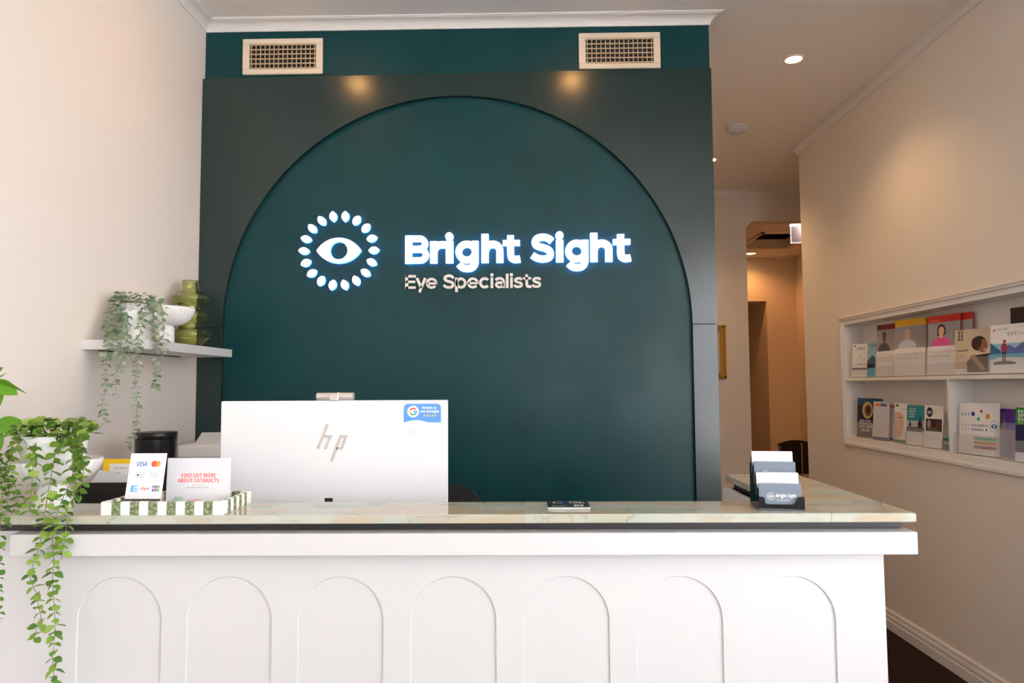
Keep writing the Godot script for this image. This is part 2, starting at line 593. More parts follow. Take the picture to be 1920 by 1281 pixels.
func downlight(x: float, d: float, energy: float, label: String, r := 0.042, angle := 62.0, tint := Color(1.0, 0.82, 0.6), lens: Material = null) -> void:
	var o := thing("downlight", label, "downlight", V(x, CEIL, d), 0.0, "recessed ceiling downlights")
	var st := begin()
	lathe(st, [Vector2(r, -0.001), Vector2(r, -0.006), Vector2(r + 0.004, -0.008), Vector2(r + 0.012, -0.005), Vector2(r + 0.014, 0.0)], Vector3.ZERO, 28)
	obj("trim_ring", st, M.trim, o)
	st = begin()
	lathe(st, [Vector2(r, -0.003), Vector2(0, -0.004)], Vector3.ZERO, 28)
	obj("lens", st, lens if lens else M.lamp, o)
	var l := SpotLight3D.new()
	l.name = "lamp_light"
	o.add_child(l)
	l.position = Vector3(0, -0.02, 0)
	l.rotation_degrees = Vector3(-90, 0, 0)
	l.light_color = tint
	l.light_energy = energy
	l.light_size = r
	l.spot_angle = angle
	l.spot_angle_attenuation = 0.7
	l.spot_range = 12.0
	l.spot_attenuation = 2.0
	l.shadow_enabled = true

# ------------------------------------------------------------------ the shell of the room
func build_shell() -> void:
	var st := begin()
	slab(st, -1.7, 4.1, -0.1, 0.0, -5.2, 11.2)
	struct("floor", st, M.floor)
	st = begin()
	slab(st, -14.0, 22.0, -0.25, -0.15, -30.0, 16.0)
	struct("pavement", st, mat(rgb8(186, 186, 186), 0.85))  # unseen ground, added to bounce sunlight through the windows onto the ceiling
	st = begin()
	slab(st, -1.7, 4.1, CEIL, CEIL + 0.1, -5.2, 8.05)
	slab(st, -1.7, 2.76, CEIL, CEIL + 0.1, 8.05, 8.93)
	slab(st, 3.34, 4.1, CEIL, CEIL + 0.1, 8.05, 8.93)
	slab(st, -1.7, 4.1, CEIL, CEIL + 0.1, 8.93, 10.2)
	struct("ceiling", st, M.ceiling)
	st = begin()
	slab(st, XL - 0.16, XL, 0, CEIL, -5.2, 3.4)
	struct("wall_left", st, M.wall)
	st = begin()
	slab(st, XL, XP, 0, CEIL, DB, 3.4)
	struct("wall_back", st, M.green)
	st = begin()
	slab(st, XP - 0.14, XP, 0, CEIL, 3.4, DF)
	struct("wall_partition", st, M.wall)
	# right wall: a niche for brochures, and a window behind the camera
	st = begin()
	slab(st, XR, XR + 0.16, 0, CEIL, 4.545, 5.16)
	slab(st, XR, XR + 0.16, 0, 1.005, 2.35, 4.545)
	slab(st, XR, XR + 0.16, 1.77, CEIL, 2.35, 4.545)
	slab(st, XR + 0.125, XR + 0.16, 1.005, 1.77, 2.35, 4.545)
	slab(st, XR, XR + 0.16, 0, CEIL, 1.0, 2.35)
	slab(st, XR, XR + 0.16, 0, 0.6, -3.2, 1.0)
	slab(st, XR, XR + 0.16, 2.85, CEIL, -3.2, 1.0)
	slab(st, XR, XR + 0.16, 0, CEIL, -5.15, -3.2)
	struct("wall_right", st, M.wall)
	st = begin()
	slab(st, XR + 0.16, 4.1, 0, CEIL, 5.0, 5.16)
	struct("wall_side_hall", st, M.wall)
	# far wall of the hall with the opening to the back room
	st = begin()
	slab(st, XP - 0.14, 1.99, 0, CEIL, DF, DF + 0.12)
	slab(st, 1.99, 3.3, 2.826, CEIL, DF, DF + 0.12)
	slab(st, 3.3, 4.1, 0, CEIL, DF, DF + 0.12)
	prism(st, PackedVector2Array([Vector2(1.99, 2.826), Vector2(2.055, 2.826), Vector2(2.035, 2.815), Vector2(2.01, 2.79), Vector2(1.99, 2.765)]), DF, DF + 0.12)
	struct("wall_far", st, M.wall)
	st = begin()
	slab(st, 3.95, 4.1, 0, CEIL, 5.16, DF)
	struct("wall_hall_end", st, M.wall)
	# back room
	st = begin()
	slab(st, 3.338, 3.9, 0, CEIL, 9.7, 9.85)
	slab(st, 2.2, 3.338, 2.508, CEIL, 9.7, 9.85)
	slab(st, 0.8, 2.2, 0, CEIL, 9.7, 9.85)
	slab(st, 2.2, 3.338, 0, 2.508, 11.0, 11.1)
	slab(st, 2.1, 2.2, 0, 2.508, 9.85, 11.1)
	slab(st, 3.338, 3.44, 0, 2.508, 9.85, 11.1)
	slab(st, 2.1, 3.44, 2.508, 2.6, 9.85, 11.1)
	struct("wall_back_room", st, M.wall)
	st = begin()
	slab(st, 3.745, 3.9, 0, CEIL, DF + 0.12, 9.7)
	struct("wall_back_room_side", st, M.wall)
	st = begin()
	slab(st, 0.742, 0.9, 0, CEIL, DF + 0.12, 9.85)
	struct("wall_back_room_left", st, M.wall)
	# shop front behind the camera
	st = begin()
	slab(st, -1.7, 0.75, 0, CEIL, -5.15, -5.0)
	slab(st, 1.85, 2.2, 0, CEIL, -5.15, -5.0)
	slab(st, 0.75, 1.85, 0, 0.45, -5.15, -5.0)
	slab(st, 0.75, 1.85, 2.85, CEIL, -5.15, -5.0)
	struct("wall_front", st, M.wall)
	st = begin()
	for x in [0.75, 1.8]:
		slab(st, x, x + 0.05, 0.45, 2.85, -5.11, -5.05, 0.003)
	slab(st, 0.75, 1.85, 0.45, 0.5, -5.11, -5.05, 0.003)
	slab(st, 0.75, 1.85, 2.8, 2.85, -5.11, -5.05, 0.003)
	struct("window_1", st, M.trim)
	st = begin()
	for d in [-3.2, -1.8, -0.4, 0.95]:
		slab(st, XR + 0.05, XR + 0.11, 0.6, 2.85, d, d + 0.05, 0.003)
	slab(st, XR + 0.05, XR + 0.11, 0.6, 0.65, -3.2, 1.0, 0.003)
	slab(st, XR + 0.05, XR + 0.11, 2.8, 2.85, -3.2, 1.0, 0.003)
	struct("window_2", st, M.trim)
	# cornices and skirting boards
	var cove := [Vector2(0, CEIL - 0.045), Vector2(0.006, CEIL - 0.045), Vector2(0.0065, CEIL - 0.039), Vector2(0.009, CEIL - 0.032), Vector2(0.014, CEIL - 0.024), Vector2(0.022, CEIL - 0.0165), Vector2(0.033, CEIL - 0.0115), Vector2(0.045, CEIL - 0.0095), Vector2(0.05, CEIL - 0.009), Vector2(0.05, CEIL - 0.0065), Vector2(0.057, CEIL - 0.006), Vector2(0.057, CEIL)]
	st = begin()
	trim(st, [Vector2(XL, -5.0), Vector2(XL, DB), Vector2(XP, DB), Vector2(XP, DF), Vector2(3.95, DF)], cove)
	struct("trim_1", st, M.trim)
	st = begin()
	trim(st, [Vector2(3.95, 5.16), Vector2(XR, 5.16), Vector2(XR, -5.0), Vector2(XL, -5.0)], cove)
	struct("trim_2", st, M.trim)
	st = begin()
	trim(st, [Vector2(0.9, 9.7), Vector2(3.745, 9.7), Vector2(3.745, DF + 0.12)], cove)
	struct("trim_3", st, M.trim)
	var skirt := [Vector2(0, 0.106), Vector2(0.006, 0.105), Vector2(0.01, 0.1), Vector2(0.0115, 0.09), Vector2(0.007, 0.086), Vector2(0.007, 0.083), Vector2(0.0125, 0.079), Vector2(0.0155, 0.07), Vector2(0.015, 0.061), Vector2(0.011, 0.056), Vector2(0.011, 0.052), Vector2(0.018, 0.049), Vector2(0.018, 0.0)]
	st = begin()
	trim(st, [Vector2(3.95, 5.16), Vector2(XR, 5.16), Vector2(XR, -5.0)], skirt)
	struct("baseboard_right", st, M.trim)
	st = begin()
	trim(st, [Vector2(XL, -5.0), Vector2(XL, 1.55)], skirt)
	struct("baseboard_left", st, M.trim)
	st = begin()
	trim(st, [Vector2(XP, DB), Vector2(XP, DF), Vector2(1.99, DF)], skirt)
	struct("baseboard_hall", st, M.trim)
	# dark opening in the back room ceiling
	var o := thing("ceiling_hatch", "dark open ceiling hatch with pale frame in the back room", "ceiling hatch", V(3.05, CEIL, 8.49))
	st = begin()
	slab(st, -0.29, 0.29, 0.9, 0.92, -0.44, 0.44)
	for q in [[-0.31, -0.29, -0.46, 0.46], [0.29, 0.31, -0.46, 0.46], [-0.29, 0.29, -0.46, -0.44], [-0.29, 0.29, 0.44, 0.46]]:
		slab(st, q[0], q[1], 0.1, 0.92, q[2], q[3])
	obj("shade_shaft", st, M.black, o)  # walls and lid painted black to stand for the unlit void
	st = begin()
	for s in [-1.0, 1.0]:
		slab(st, s * 0.29, s * 0.32, -0.02, 0.0, -0.47, 0.47)
		slab(st, -0.32, 0.32, -0.02, 0.0, s * 0.44, s * 0.47)
	obj("hatch_frame", st, M.trim, o)

# ------------------------------------------------------------------ the green arch, its sign, the vents
func build_arch() -> void:
	var o := thing("arched_surround", "dark green panelled surround with a wide arch cut into it", "wall panel", V(-0.31, 0, DP))
	var cx := -0.3112 + 0.31
	var r := 1.081
	var yj := 1.6487
	var x0 := XL + 0.001 + 0.31
	var x1 := 0.8815 + 0.31
	var st := begin()
	var n := 72
	var topl := 2.8271
	var topr := 2.8472
	var d1 := DB - DP - 0.0006
	for i in n:
		var a0 := PI - PI * i / n
		var a1 := PI - PI * (i + 1) / n
		var p := Vector2(cx + cos(a0) * r, yj + 0.001 + sin(a0) * r)
		var q := Vector2(cx + cos(a1) * r, yj + 0.001 + sin(a1) * r)
		var ty0 := lerpf(topl, topr, (p.x - x0) / (x1 - x0))
		var ty1 := lerpf(topl, topr, (q.x - x0) / (x1 - x0))
		quad(st, V(p.x, p.y, 0), V(q.x, q.y, 0), V(q.x, ty1, 0), V(p.x, ty0, 0), Vector3(0, 0, 1))
		quad(st, V(p.x, p.y, 0), V(q.x, q.y, 0), V(q.x, q.y, d1), V(p.x, p.y, d1), Vector3(-cos(a0), -sin(a0), 0), true)
		quad(st, V(p.x, ty0, 0), V(q.x, ty1, 0), V(q.x, ty1, d1), V(p.x, ty0, d1), Vector3(0, 1, 0))
	for s in [[x0, cx - r, topl, topl], [cx + r, x1, topr, topr]]:
		quad(st, V(s[0], yj + 0.001, 0), V(s[1], yj + 0.001, 0), V(s[1], s[3], 0), V(s[0], s[2], 0), Vector3(0, 0, 1))
		quad(st, V(s[0], s[2], 0), V(s[1], s[3], 0), V(s[1], s[3], d1), V(s[0], s[2], d1), Vector3(0, 1, 0))
		quad(st, V(s[0], yj + 0.001, 0), V(s[1], yj + 0.001, 0), V(s[1], yj + 0.001, d1), V(s[0], yj + 0.001, d1), Vector3(0, -1, 0))
	quad(st, V(x0, yj + 0.001, 0), V(x0, topl, 0), V(x0, topl, d1), V(x0, yj + 0.001, d1), Vector3(-1, 0, 0))
	quad(st, V(x1, yj + 0.001, 0), V(x1, topr, 0), V(x1, topr, d1), V(x1, yj + 0.001, d1), Vector3(1, 0, 0))
	obj("arch_panel", st, M.surround, o)
	for s in [[x0, cx - r], [cx + r, x1]]:
		st = begin()
		slab(st, s[0], s[1], 0.0, yj - 0.002, 0.0, d1, 0.0008)
		obj("side_panel", st, M.surround, o)

	# lit words: each letter a part, with a bright face, a thin rim and a glowing back
	var k := 3.222 / 1321.65
	var base := 1.9405
	var sign_ := thing("lit_sign_lettering", "large glowing white letters reading Bright Sight on the green wall", "sign", V(0, base, DB))
	var xs := {"B": [756.8], "r": [804.1], "i": [834.0, 1043.2], "g": [852.6, 1060.8], "h": [901.7, 1108.2], "t": [942.6, 1151.2], "S": [996.3]}
	for ch in ["B", "r", "i", "g", "h", "t", "S"]:
		for px in xs[ch]:
			var off := Vector2((px - 983.0) * k + 0.0040, 0)
			var lt := Node3D.new()
			lt.name = "letter"
			sign_.add_child(lt, true)
			var sf := begin()
			var sr := begin()
			var sb := begin()
			for q in heavy(ch):
				stroke(sf, q[0], q[1] - 0.5, -0.026, -0.018, q[2], off, k)
				stroke(sr, q[0], q[1] - 1.4, -0.018, -0.013, q[2], off, k)
				stroke(sb, q[0], q[1] - 0.3, -0.013, -0.005, q[2], off, k)
			obj("lit_face", sf, M.sign_face, lt)
			obj("rim", sr, M.sign_rim, lt)
			obj("lit_back", sb, M.sign_side, lt)

	var sub := thing("raised_lettering", "small unlit cream letters reading Eye Specialists on the green wall", "sign", V(0, 1.8232, DB))
	var list := [["E", 756.8], ["y", 776.3], ["e", 795.9], ["S", 829.0], ["p", 851.4], ["e", 874.2], ["c", 897.0], ["i", 918.4], ["a", 927.0], ["l", 947.6], ["i", 955.4], ["s", 962.8], ["t", 980.8], ["s", 997.4]]
	for q in list:
		var sf := begin()
		for g in light_glyph(q[0]):
			stroke(sf, g[0], g[1], -0.012, -0.001, g[2], Vector2((q[1] - 983.0) * k + 0.0040, 0), k)
		obj("letter", sf, M.offwhite, sub)

	var em := thing("eye_emblem_sign", "glowing white eye emblem ringed by eighteen petals on the green wall", "sign", V(-0.8557, 2.0035, DB))
	var eye := Node3D.new()
	eye.name = "eye"
	em.add_child(eye)
	# almond outline and pupil hole as one closed band of quads
	for layer in [[-0.025, -0.018, "lit_face", M.emblem_face], [-0.018, -0.013, "rim", M.sign_rim], [-0.013, -0.005, "lit_back", M.emblem_side]]:
		var sf := begin()
		var nn := 64
		for i in nn:
			var pts := []
			for j in [i, i + 1]:
				var a: float = TAU * j / nn
				var dir := Vector2(cos(a), sin(a))
				# almond: two arcs of half width 0.104 and half height 0.06
				var R := (0.104 * 0.104 + 0.06 * 0.06) / (2.0 * 0.06)
				var yc := 0.06 - R
				var b2 := -absf(dir.y) * yc
				var t := -b2 + sqrt(maxf(b2 * b2 - (yc * yc - R * R), 0.0))
				pts.append([dir * t, dir * 0.041])
			var A: Vector2 = pts[0][0]
			var B: Vector2 = pts[1][0]
			var C: Vector2 = pts[1][1]
			var D: Vector2 = pts[0][1]
			quad(sf, V(A.x, A.y, layer[0]), V(B.x, B.y, layer[0]), V(C.x, C.y, layer[0]), V(D.x, D.y, layer[0]), Vector3(0, 0, 1))
			quad(sf, V(A.x, A.y, layer[1]), V(B.x, B.y, layer[1]), V(C.x, C.y, layer[1]), V(D.x, D.y, layer[1]), Vector3(0, 0, -1))
			quad(sf, V(A.x, A.y, layer[0]), V(B.x, B.y, layer[0]), V(B.x, B.y, layer[1]), V(A.x, A.y, layer[1]), Vector3(A.x, A.y, 0))
			quad(sf, V(C.x, C.y, layer[0]), V(D.x, D.y, layer[0]), V(D.x, D.y, layer[1]), V(C.x, C.y, layer[1]), Vector3(-C.x, -C.y, 0))
		obj(layer[2], sf, layer[3], eye)
	for i in 18:
		var a := deg_to_rad(80.0 - 20.0 * i)
		var c := Vector2(cos(a), sin(a)) * 0.163
		var lt := Node3D.new()
		lt.name = "petal"
		em.add_child(lt, true)
		var skew := 0.12 if i % 2 == 0 else -0.1
		for layer in [[-0.025, -0.018, "lit_face", M.emblem_face, 0.0], [-0.018, -0.013, "rim", M.sign_rim, 0.001], [-0.013, -0.005, "lit_back", M.emblem_side, 0.0]]:
			var sf := begin()
			prism(sf, petal(c, a + skew, 0.0252 - layer[4], 0.0172 - layer[4]), layer[0], layer[1])
			obj(layer[2], sf, layer[3], lt)

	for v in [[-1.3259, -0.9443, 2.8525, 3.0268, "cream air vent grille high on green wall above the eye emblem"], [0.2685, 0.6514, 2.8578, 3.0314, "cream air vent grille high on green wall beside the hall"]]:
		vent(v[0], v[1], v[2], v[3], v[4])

func vent(x0: float, x1: float, y0: float, y1: float, label: String) -> void:
	var o := thing("air_vent", label, "vent", V((x0 + x1) / 2.0, y0, DB), 0.0, "air vents over the arch")
	var w := (x1 - x0) / 2.0
	var h := y1 - y0
	var cream := mat(rgb8(232, 214, 190), 0.5)
	var fw := 0.032
	var st := begin()
	slab(st, -w, w, 0, 0.026, -0.012, 0.0, 0.003)
	slab(st, -w, w, h - 0.026, h, -0.012, 0.0, 0.003)
	slab(st, -w, -w + fw, 0.025, h - 0.025, -0.012, 0.0, 0.002)
	slab(st, w - fw, w, 0.025, h - 0.025, -0.012, 0.0, 0.002)
	obj("frame", st, cream, o)
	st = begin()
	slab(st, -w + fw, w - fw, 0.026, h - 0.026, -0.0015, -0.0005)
	obj("duct_shade", st, M.black, o)  # black sheet painted in for the shade inside the duct
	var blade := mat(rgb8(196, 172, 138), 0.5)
	for i in 6:
		st = begin()
		var y := 0.03 + (h - 0.06) * i / 5.0
		slab(st, -w + fw, w - fw, y - 0.0028, y + 0.0028, -0.0105, -0.0055, 0.001)
		obj("horizontal_blade", st, blade, o)
	for i in 15:
		st = begin()
		var x := lerpf(-w + fw + 0.008, w - fw - 0.008, i / 14.0)
		slab(st, x - 0.0022, x + 0.0022, 0.026, h - 0.03, -0.0055, -0.0016, 0.0005)
		obj("vertical_blade", st, blade, o)

# ------------------------------------------------------------------ counter
func build_counter() -> void:
	var o := thing("reception_counter", "white reception counter with seven arched recesses along its front", "counter", V(-0.3, 0, 1.56))
	var cs := [-0.8892, -0.6470, -0.4032, -0.1578, 0.0869, 0.3308, 0.5722]
	var r := 0.0935
	var ys := 0.8665
	var top := 1.0145
	var st := begin()
	var xa := XL + 0.3
	var xb := 0.772 + 0.3
	var t := 0.0038
	# front sheet with the arches cut out
	var left := xa
	for i in cs.size():
		var c: float = cs[i] + 0.3
		var right: float = (cs[i] + cs[i + 1]) / 2.0 + 0.3 if i < cs.size() - 1 else xb
		quad(st, V(left, 0, 0), V(c - r, 0, 0), V(c - r, top, 0), V(left, top, 0), Vector3(0, 0, 1))
		quad(st, V(c + r, 0, 0), V(right, 0, 0), V(right, top, 0), V(c + r, top, 0), Vector3(0, 0, 1))
		quad(st, V(c - r, 0, 0), V(c + r, 0, 0), V(c + r, 0.14, 0), V(c - r, 0.14, 0), Vector3(0, 0, 1))
		var n := 28
		var line := [Vector2(c - r, 0.14)]
		for k in n + 1:
			var a := PI - PI * k / n
			line.append(Vector2(c + cos(a) * r, ys + sin(a) * r))
		line.append(Vector2(c + r, 0.14))
		for k in range(1, n + 1):
			quad(st, V(line[k].x, line[k].y, 0), V(line[k + 1].x, line[k + 1].y, 0), V(line[k + 1].x, top, 0), V(line[k].x, top, 0), Vector3(0, 0, 1))
		for k in line.size() - 1:
			var p: Vector2 = line[k]
			var q: Vector2 = line[k + 1]
			var nn := Vector2(c, ys * 0.6) - (p + q) / 2.0
			var ip := Vector2(lerpf(c, p.x, 0.984), p.y if k == 0 else ys + (p.y - ys) * 0.984)
			var iq := Vector2(lerpf(c, q.x, 0.984), q.y if k == line.size() - 2 else ys + (q.y - ys) * 0.984)
			quad(st, V(p.x, p.y, 0), V(q.x, q.y, 0), V(iq.x, iq.y, t), V(ip.x, ip.y, t), Vector3(nn.x, nn.y, 0.1))
		quad(st, V(c - r, 0.14, 0), V(c + r, 0.14, 0), V(c + r, 0.14, t), V(c - r, 0.14, t), Vector3(0, 1, 0))
		left = right
	quad(st, V(xb, 0, 0), V(xb, 1.061, 0), V(xb, 1.061, 0.11), V(xb, 0, 0.11), Vector3(1, 0, 0))
	obj("front_face", st, M.white, o)
	for c in cs:
		st = begin()
		slab(st, c + 0.3 - r - 0.004, c + 0.3 + r + 0.004, 0.13, ys + r + 0.004, t, t + 0.008)
		obj("arched_panel", st, M.white, o)
	st = begin()
	slab(st, xa, xb - 0.001, 0.0, 1.061, 0.014, 0.11)
	slab(st, xa, -0.8075, 1.0145, 1.061, 0.0, 0.02)
	slab(st, 0.92, xb - 0.001, 0.0, 1.061, 0.11, 0.60)
	obj("body", st, M.white, o)
	st = begin()
	slab(st, -1.1075 + 0.3, 0.8236 + 0.3, 1.0145, 1.061, -0.043, 0.02, 0.0012)
	slab(st, 0.90, 0.8236 + 0.3, 1.0145, 1.061, 0.02, 0.61, 0.0012)
	obj("capping_rail", st, M.white, o)
	st = begin()
	slab(st, xa, 0.812 + 0.3, 1.061, 1.0808, -0.004, 0.10)
	slab(st, 0.93, 0.812 + 0.3, 1.061, 1.0808, 0.10, 0.60)
	obj("metal_strip", st, M.dark_metal, o)

	# marble worktop: front run and return, met at a seam
	var wt := thing("marble_worktop", "pale green and tan polished marble worktop on the reception counter", "worktop", V(0, 1.0808, 1.52))
	st = begin()
	flat_slab(st, [Vector2(XL, 0), Vector2(0.6465, 0), Vector2(0.6092, 0.164), Vector2(XL, 0.164)], 0.0192)
	obj("front_slab", st, M.marble, wt)
	st = begin()
	flat_slab(st, [Vector2(0.6472, 0), Vector2(0.8236, 0), Vector2(0.8236, 0.655), Vector2(0.6098, 0.655), Vector2(0.6098, 0.164)], 0.0192)
	obj("return_slab", st, M.marble, wt)

	# desk behind the counter
	var dk := thing("work_desk", "white desk top behind the reception counter", "desk", V(-0.5, 0, 2.0))
	st = begin()
	slab(st, -1.005, 1.09, 0.71, 0.74, -0.325, 0.28, 0.003)
	obj("desk_top", st, M.white, dk)
	for x in [-0.98, 0.1, 1.05]:
		st = begin()
		slab(st, x, x + 0.03, 0, 0.71, -0.3, 0.25, 0.002)
		obj("leg_panel", st, M.white, dk)

# polygon in plan (x, depth) with height h and eased edges
func flat_slab(st: SurfaceTool, plan: Array, h: float, y0 := 0.0) -> void:
	var poly := PackedVector2Array(plan)
	var e := 0.0018
	var ins := Geometry2D.offset_polygon(poly, -e)[0]
	var ix := Geometry2D.triangulate_polygon(ins)
	for i in range(0, ix.size(), 3):
		tri(st, V(ins[ix[i]].x, y0 + h, ins[ix[i]].y), V(ins[ix[i + 1]].x, y0 + h, ins[ix[i + 1]].y), V(ins[ix[i + 2]].x, y0 + h, ins[ix[i + 2]].y), Vector3.UP)
		tri(st, V(ins[ix[i]].x, y0, ins[ix[i]].y), V(ins[ix[i + 1]].x, y0, ins[ix[i + 1]].y), V(ins[ix[i + 2]].x, y0, ins[ix[i + 2]].y), Vector3.DOWN)
	var s := -1.0 if Geometry2D.is_polygon_clockwise(poly) else 1.0
	for i in poly.size():
		var a := poly[i]
		var b := poly[(i + 1) % poly.size()]
		var n := Vector3((b - a).y, 0, (b - a).x) * s
		# nearest inset corners
		var ia := ins[0]
		var ib := ins[0]
		for p in ins:
			if p.distance_to(a) < ia.distance_to(a):
				ia = p
			if p.distance_to(b) < ib.distance_to(b):
				ib = p
		quad(st, V(a.x, y0 + e, a.y), V(b.x, y0 + e, b.y), V(b.x, y0 + h - e, b.y), V(a.x, y0 + h - e, a.y), n)
		quad(st, V(a.x, y0 + h - e, a.y), V(b.x, y0 + h - e, b.y), V(ib.x, y0 + h, ib.y), V(ia.x, y0 + h, ia.y), n + Vector3.UP * n.length())
		quad(st, V(a.x, y0 + e, a.y), V(b.x, y0 + e, b.y), V(ib.x, y0, ib.y), V(ia.x, y0, ia.y), n + Vector3.DOWN * n.length())


# ------------------------------------------------------------------ things on and behind the counter
func rounded(w: float, h: float, r: float, n := 5) -> PackedVector2Array:
	var o := PackedVector2Array()
	for c in [[w - r, r, -90], [w - r, h - r, 0], [r, h - r, 90], [r, r, 180]]:
		for k in n + 1:
			var a := deg_to_rad(c[2] + 90.0 * k / n)
			o.append(Vector2(c[0] + cos(a) * r, c[1] + sin(a) * r))
	return o

# printed rounded sheet in the local xy plane at height z
func rounded_sheet(w: float, h: float, r: float, z: float) -> ArrayMesh:
	var p := rounded(w, h, r)
	var st := begin()
	var ix := Geometry2D.triangulate_polygon(p)
	for i in range(0, ix.size(), 3):
		var t := [p[ix[i]], p[ix[i + 1]], p[ix[i + 2]]]
		if (t[1] - t[0]).cross(t[2] - t[0]) > 0.0:
			t = [t[0], t[2], t[1]]
		for v in t:
			st.set_normal(Vector3(0, 0, 1))
			st.set_uv(Vector2(v.x / w, 1.0 - v.y / h))
			st.add_vertex(Vector3(v.x, v.y, z))
	return st.commit()

func build_monitor() -> void:
	var o := thing("desktop_computer", "white all in one computer seen from behind, silver logo on its back", "computer", V(-0.8125, 0.74, 1.88))
	var w := 0.608
	var y0 := 0.235
	var y1 := 0.5965
	var st := begin()
	box(st, Vector3(0, y0, -0.016), Vector3(w, y1, 0.0), 0.0025)
	obj("back_shell", st, mat(rgb8(230, 230, 230), 0.35), o)
	st = begin()
	box(st, Vector3(0.282, y0 + 0.095, 0.0), Vector3(0.3034, y0 + 0.1045, 0.0012), 0.0004)
	obj("port_cover", st, M.black, o)
	st = begin()
	box(st, Vector3(0.002, y0 + 0.002, -0.018), Vector3(w - 0.002, y1 - 0.002, -0.016))
	obj("screen", st, M.gloss_black, o)
	st = begin()
	box(st, Vector3(0.26, 0.012, -0.05), Vector3(0.35, y0 + 0.06, -0.034), 0.003)
	box(st, Vector3(0.26, y0 + 0.02, -0.04), Vector3(0.35, y0 + 0.06, -0.015), 0.003)
	obj("stand_neck", st, M.silver, o)
	st = begin()
	box(st, Vector3(0.19, 0.0, -0.16), Vector3(0.42, 0.012, 0.02), 0.003)
	obj("stand_foot", st, M.silver, o)
	# webcam rolled up on the top edge
	st = begin()
	tube(st, [Vector3(0.2565, y1 + 0.0105, -0.008), Vector3(0.3555, y1 + 0.0105, -0.008)], 0.0105, 0.0105, 20)
	var wc := obj("webcam", st, M.silver, o)
	st = begin()
	box(st, Vector3(0.2925, y1 - 0.001, 0.0), Vector3(0.3165, y1 + 0.0185, 0.0042), 0.002)
	box(st, Vector3(0.312, y1 + 0.02, -0.01), Vector3(0.317, y1 + 0.0225, -0.005), 0.0005)
	obj("webcam_hinge", st, M.silver, wc)
	# slanted stroke logo
	st = begin()
	var ox := 0.8125
	var oy := 0.74
	for q in [[Vector2(-0.5245, 1.2734), Vector2(-0.5508, 1.2086)], [Vector2(-0.5335, 1.2415), Vector2(-0.516, 1.2415), Vector2(-0.5305, 1.2086)], [Vector2(-0.5135, 1.1752), Vector2(-0.4895, 1.2415), Vector2(-0.4745, 1.2415), Vector2(-0.487, 1.2095), Vector2(-0.5, 1.2095)]]:
		var pts := []
		for p in q:
			pts.append(p + Vector2(ox, -oy))
		stroke(st, pts, 0.0068, -0.0016, 0.0, false)
	obj("slanted_logo", st, M.chrome, o)
	# review sticker in the corner
	var im := canvas(256, 256, rgb8(240, 240, 242))
	fr(im, 0, 0, 256, 130, rgb8(92, 150, 220))
	var wave := PackedVector2Array([Vector2(0, 256), Vector2(0, 140)])
	for k in 17:
		var x := k * 16.0
		wave.append(Vector2(x, 124.0 - 11.0 * sin(x / 256.0 * TAU - 0.5)))
	wave.append(Vector2(256, 256))
	fill_poly(im, wave, rgb8(240, 240, 242))
	el(im, 65, 54, 40, 40, Color.WHITE)
	google_g(im, 65, 54, 27)
	words(im, "Review us", 128, 18, 222, 36, Color.WHITE)
	words(im, "on Google", 116, 42, 242, 68, Color.WHITE)
	for k in 5:
		star(im, 142.0 + k * 19.0, 83, 9, rgb8(250, 205, 80))
	el(im, 46, 200, 24, 24, rgb8(170, 172, 178), 0.92)
	el(im, 44, 200, 6, 12, rgb8(170, 172, 178), 0.75)
	el(im, 44, 200, 12, 16, rgb8(170, 172, 178), 0.9)
	fr(im, 70, 182, 30, 36, rgb8(200, 202, 208))
	fr(im, 74, 186, 22, 28, rgb8(240, 240, 242))
	words(im, "Tap with phone", 34, 154, 108, 163, rgb8(170, 172, 178), false)
	words(im, "Scan with phone", 172, 148, 230, 155, rgb8(150, 152, 158), false)
	var sk := node_of("review_sticker", rounded_sheet(0.0995, 0.0985, 0.011, 0.0006), print_mat(im, 0.15), o)
	sk.position = Vector3(0.491, 0.4885, 0)

func google_g(im: Image, cx: float, cy: float, r: float) -> void:
	for y in range(int(cy - r), int(cy + r) + 1):
		for x in range(int(cx - r), int(cx + r) + 1):
			var v := Vector2(x + 0.5 - cx, y + 0.5 - cy)
			var q := v.length() / r
			if q > 1.0 or q < 0.62:
				continue
			var a := rad_to_deg(atan2(-v.y, v.x))
			if a > 42.0 and a < 150.0:
				im.set_pixel(x, y, rgb8(234, 67, 53))
			elif a >= 150.0 or a < -150.0:
				im.set_pixel(x, y, rgb8(251, 188, 5))
			elif a < -45.0:
				im.set_pixel(x, y, rgb8(52, 168, 83))
			elif a < 8.0:
				im.set_pixel(x, y, rgb8(66, 133, 244))
	fr(im, cx, cy - r * 0.16, r, r * 0.36, rgb8(66, 133, 244))

func star(im: Image, cx: float, cy: float, r: float, c: Color) -> void:
	var p := PackedVector2Array()
	for k in 10:
		var a := -PI / 2 + PI * k / 5
		p.append(Vector2(cx, cy) + Vector2(cos(a), sin(a)) * (r if k % 2 == 0 else r * 0.42))
	fill_poly(im, p, c)

func emblem_print(im: Image, cx: float, cy: float, r: float, c: Color) -> void:
	for i in 18:
		var a := TAU * i / 18
		fill_poly(im, petal(Vector2(cx, cy) + Vector2(cos(a), sin(a)) * r * 0.87, a, r * 0.13, r * 0.085), c)
	var p := PackedVector2Array()
	for k in 24:
		var t := TAU * k / 24
		p.append(Vector2(cx + cos(t) * r * 0.55, cy + sin(t) * r * 0.33 * (1.0 - 0.4 * pow(absf(cos(t)), 3.0))))
	fill_poly(im, p, c)
	el(im, cx, cy, r * 0.2, r * 0.2, rgb8(92, 105, 120))

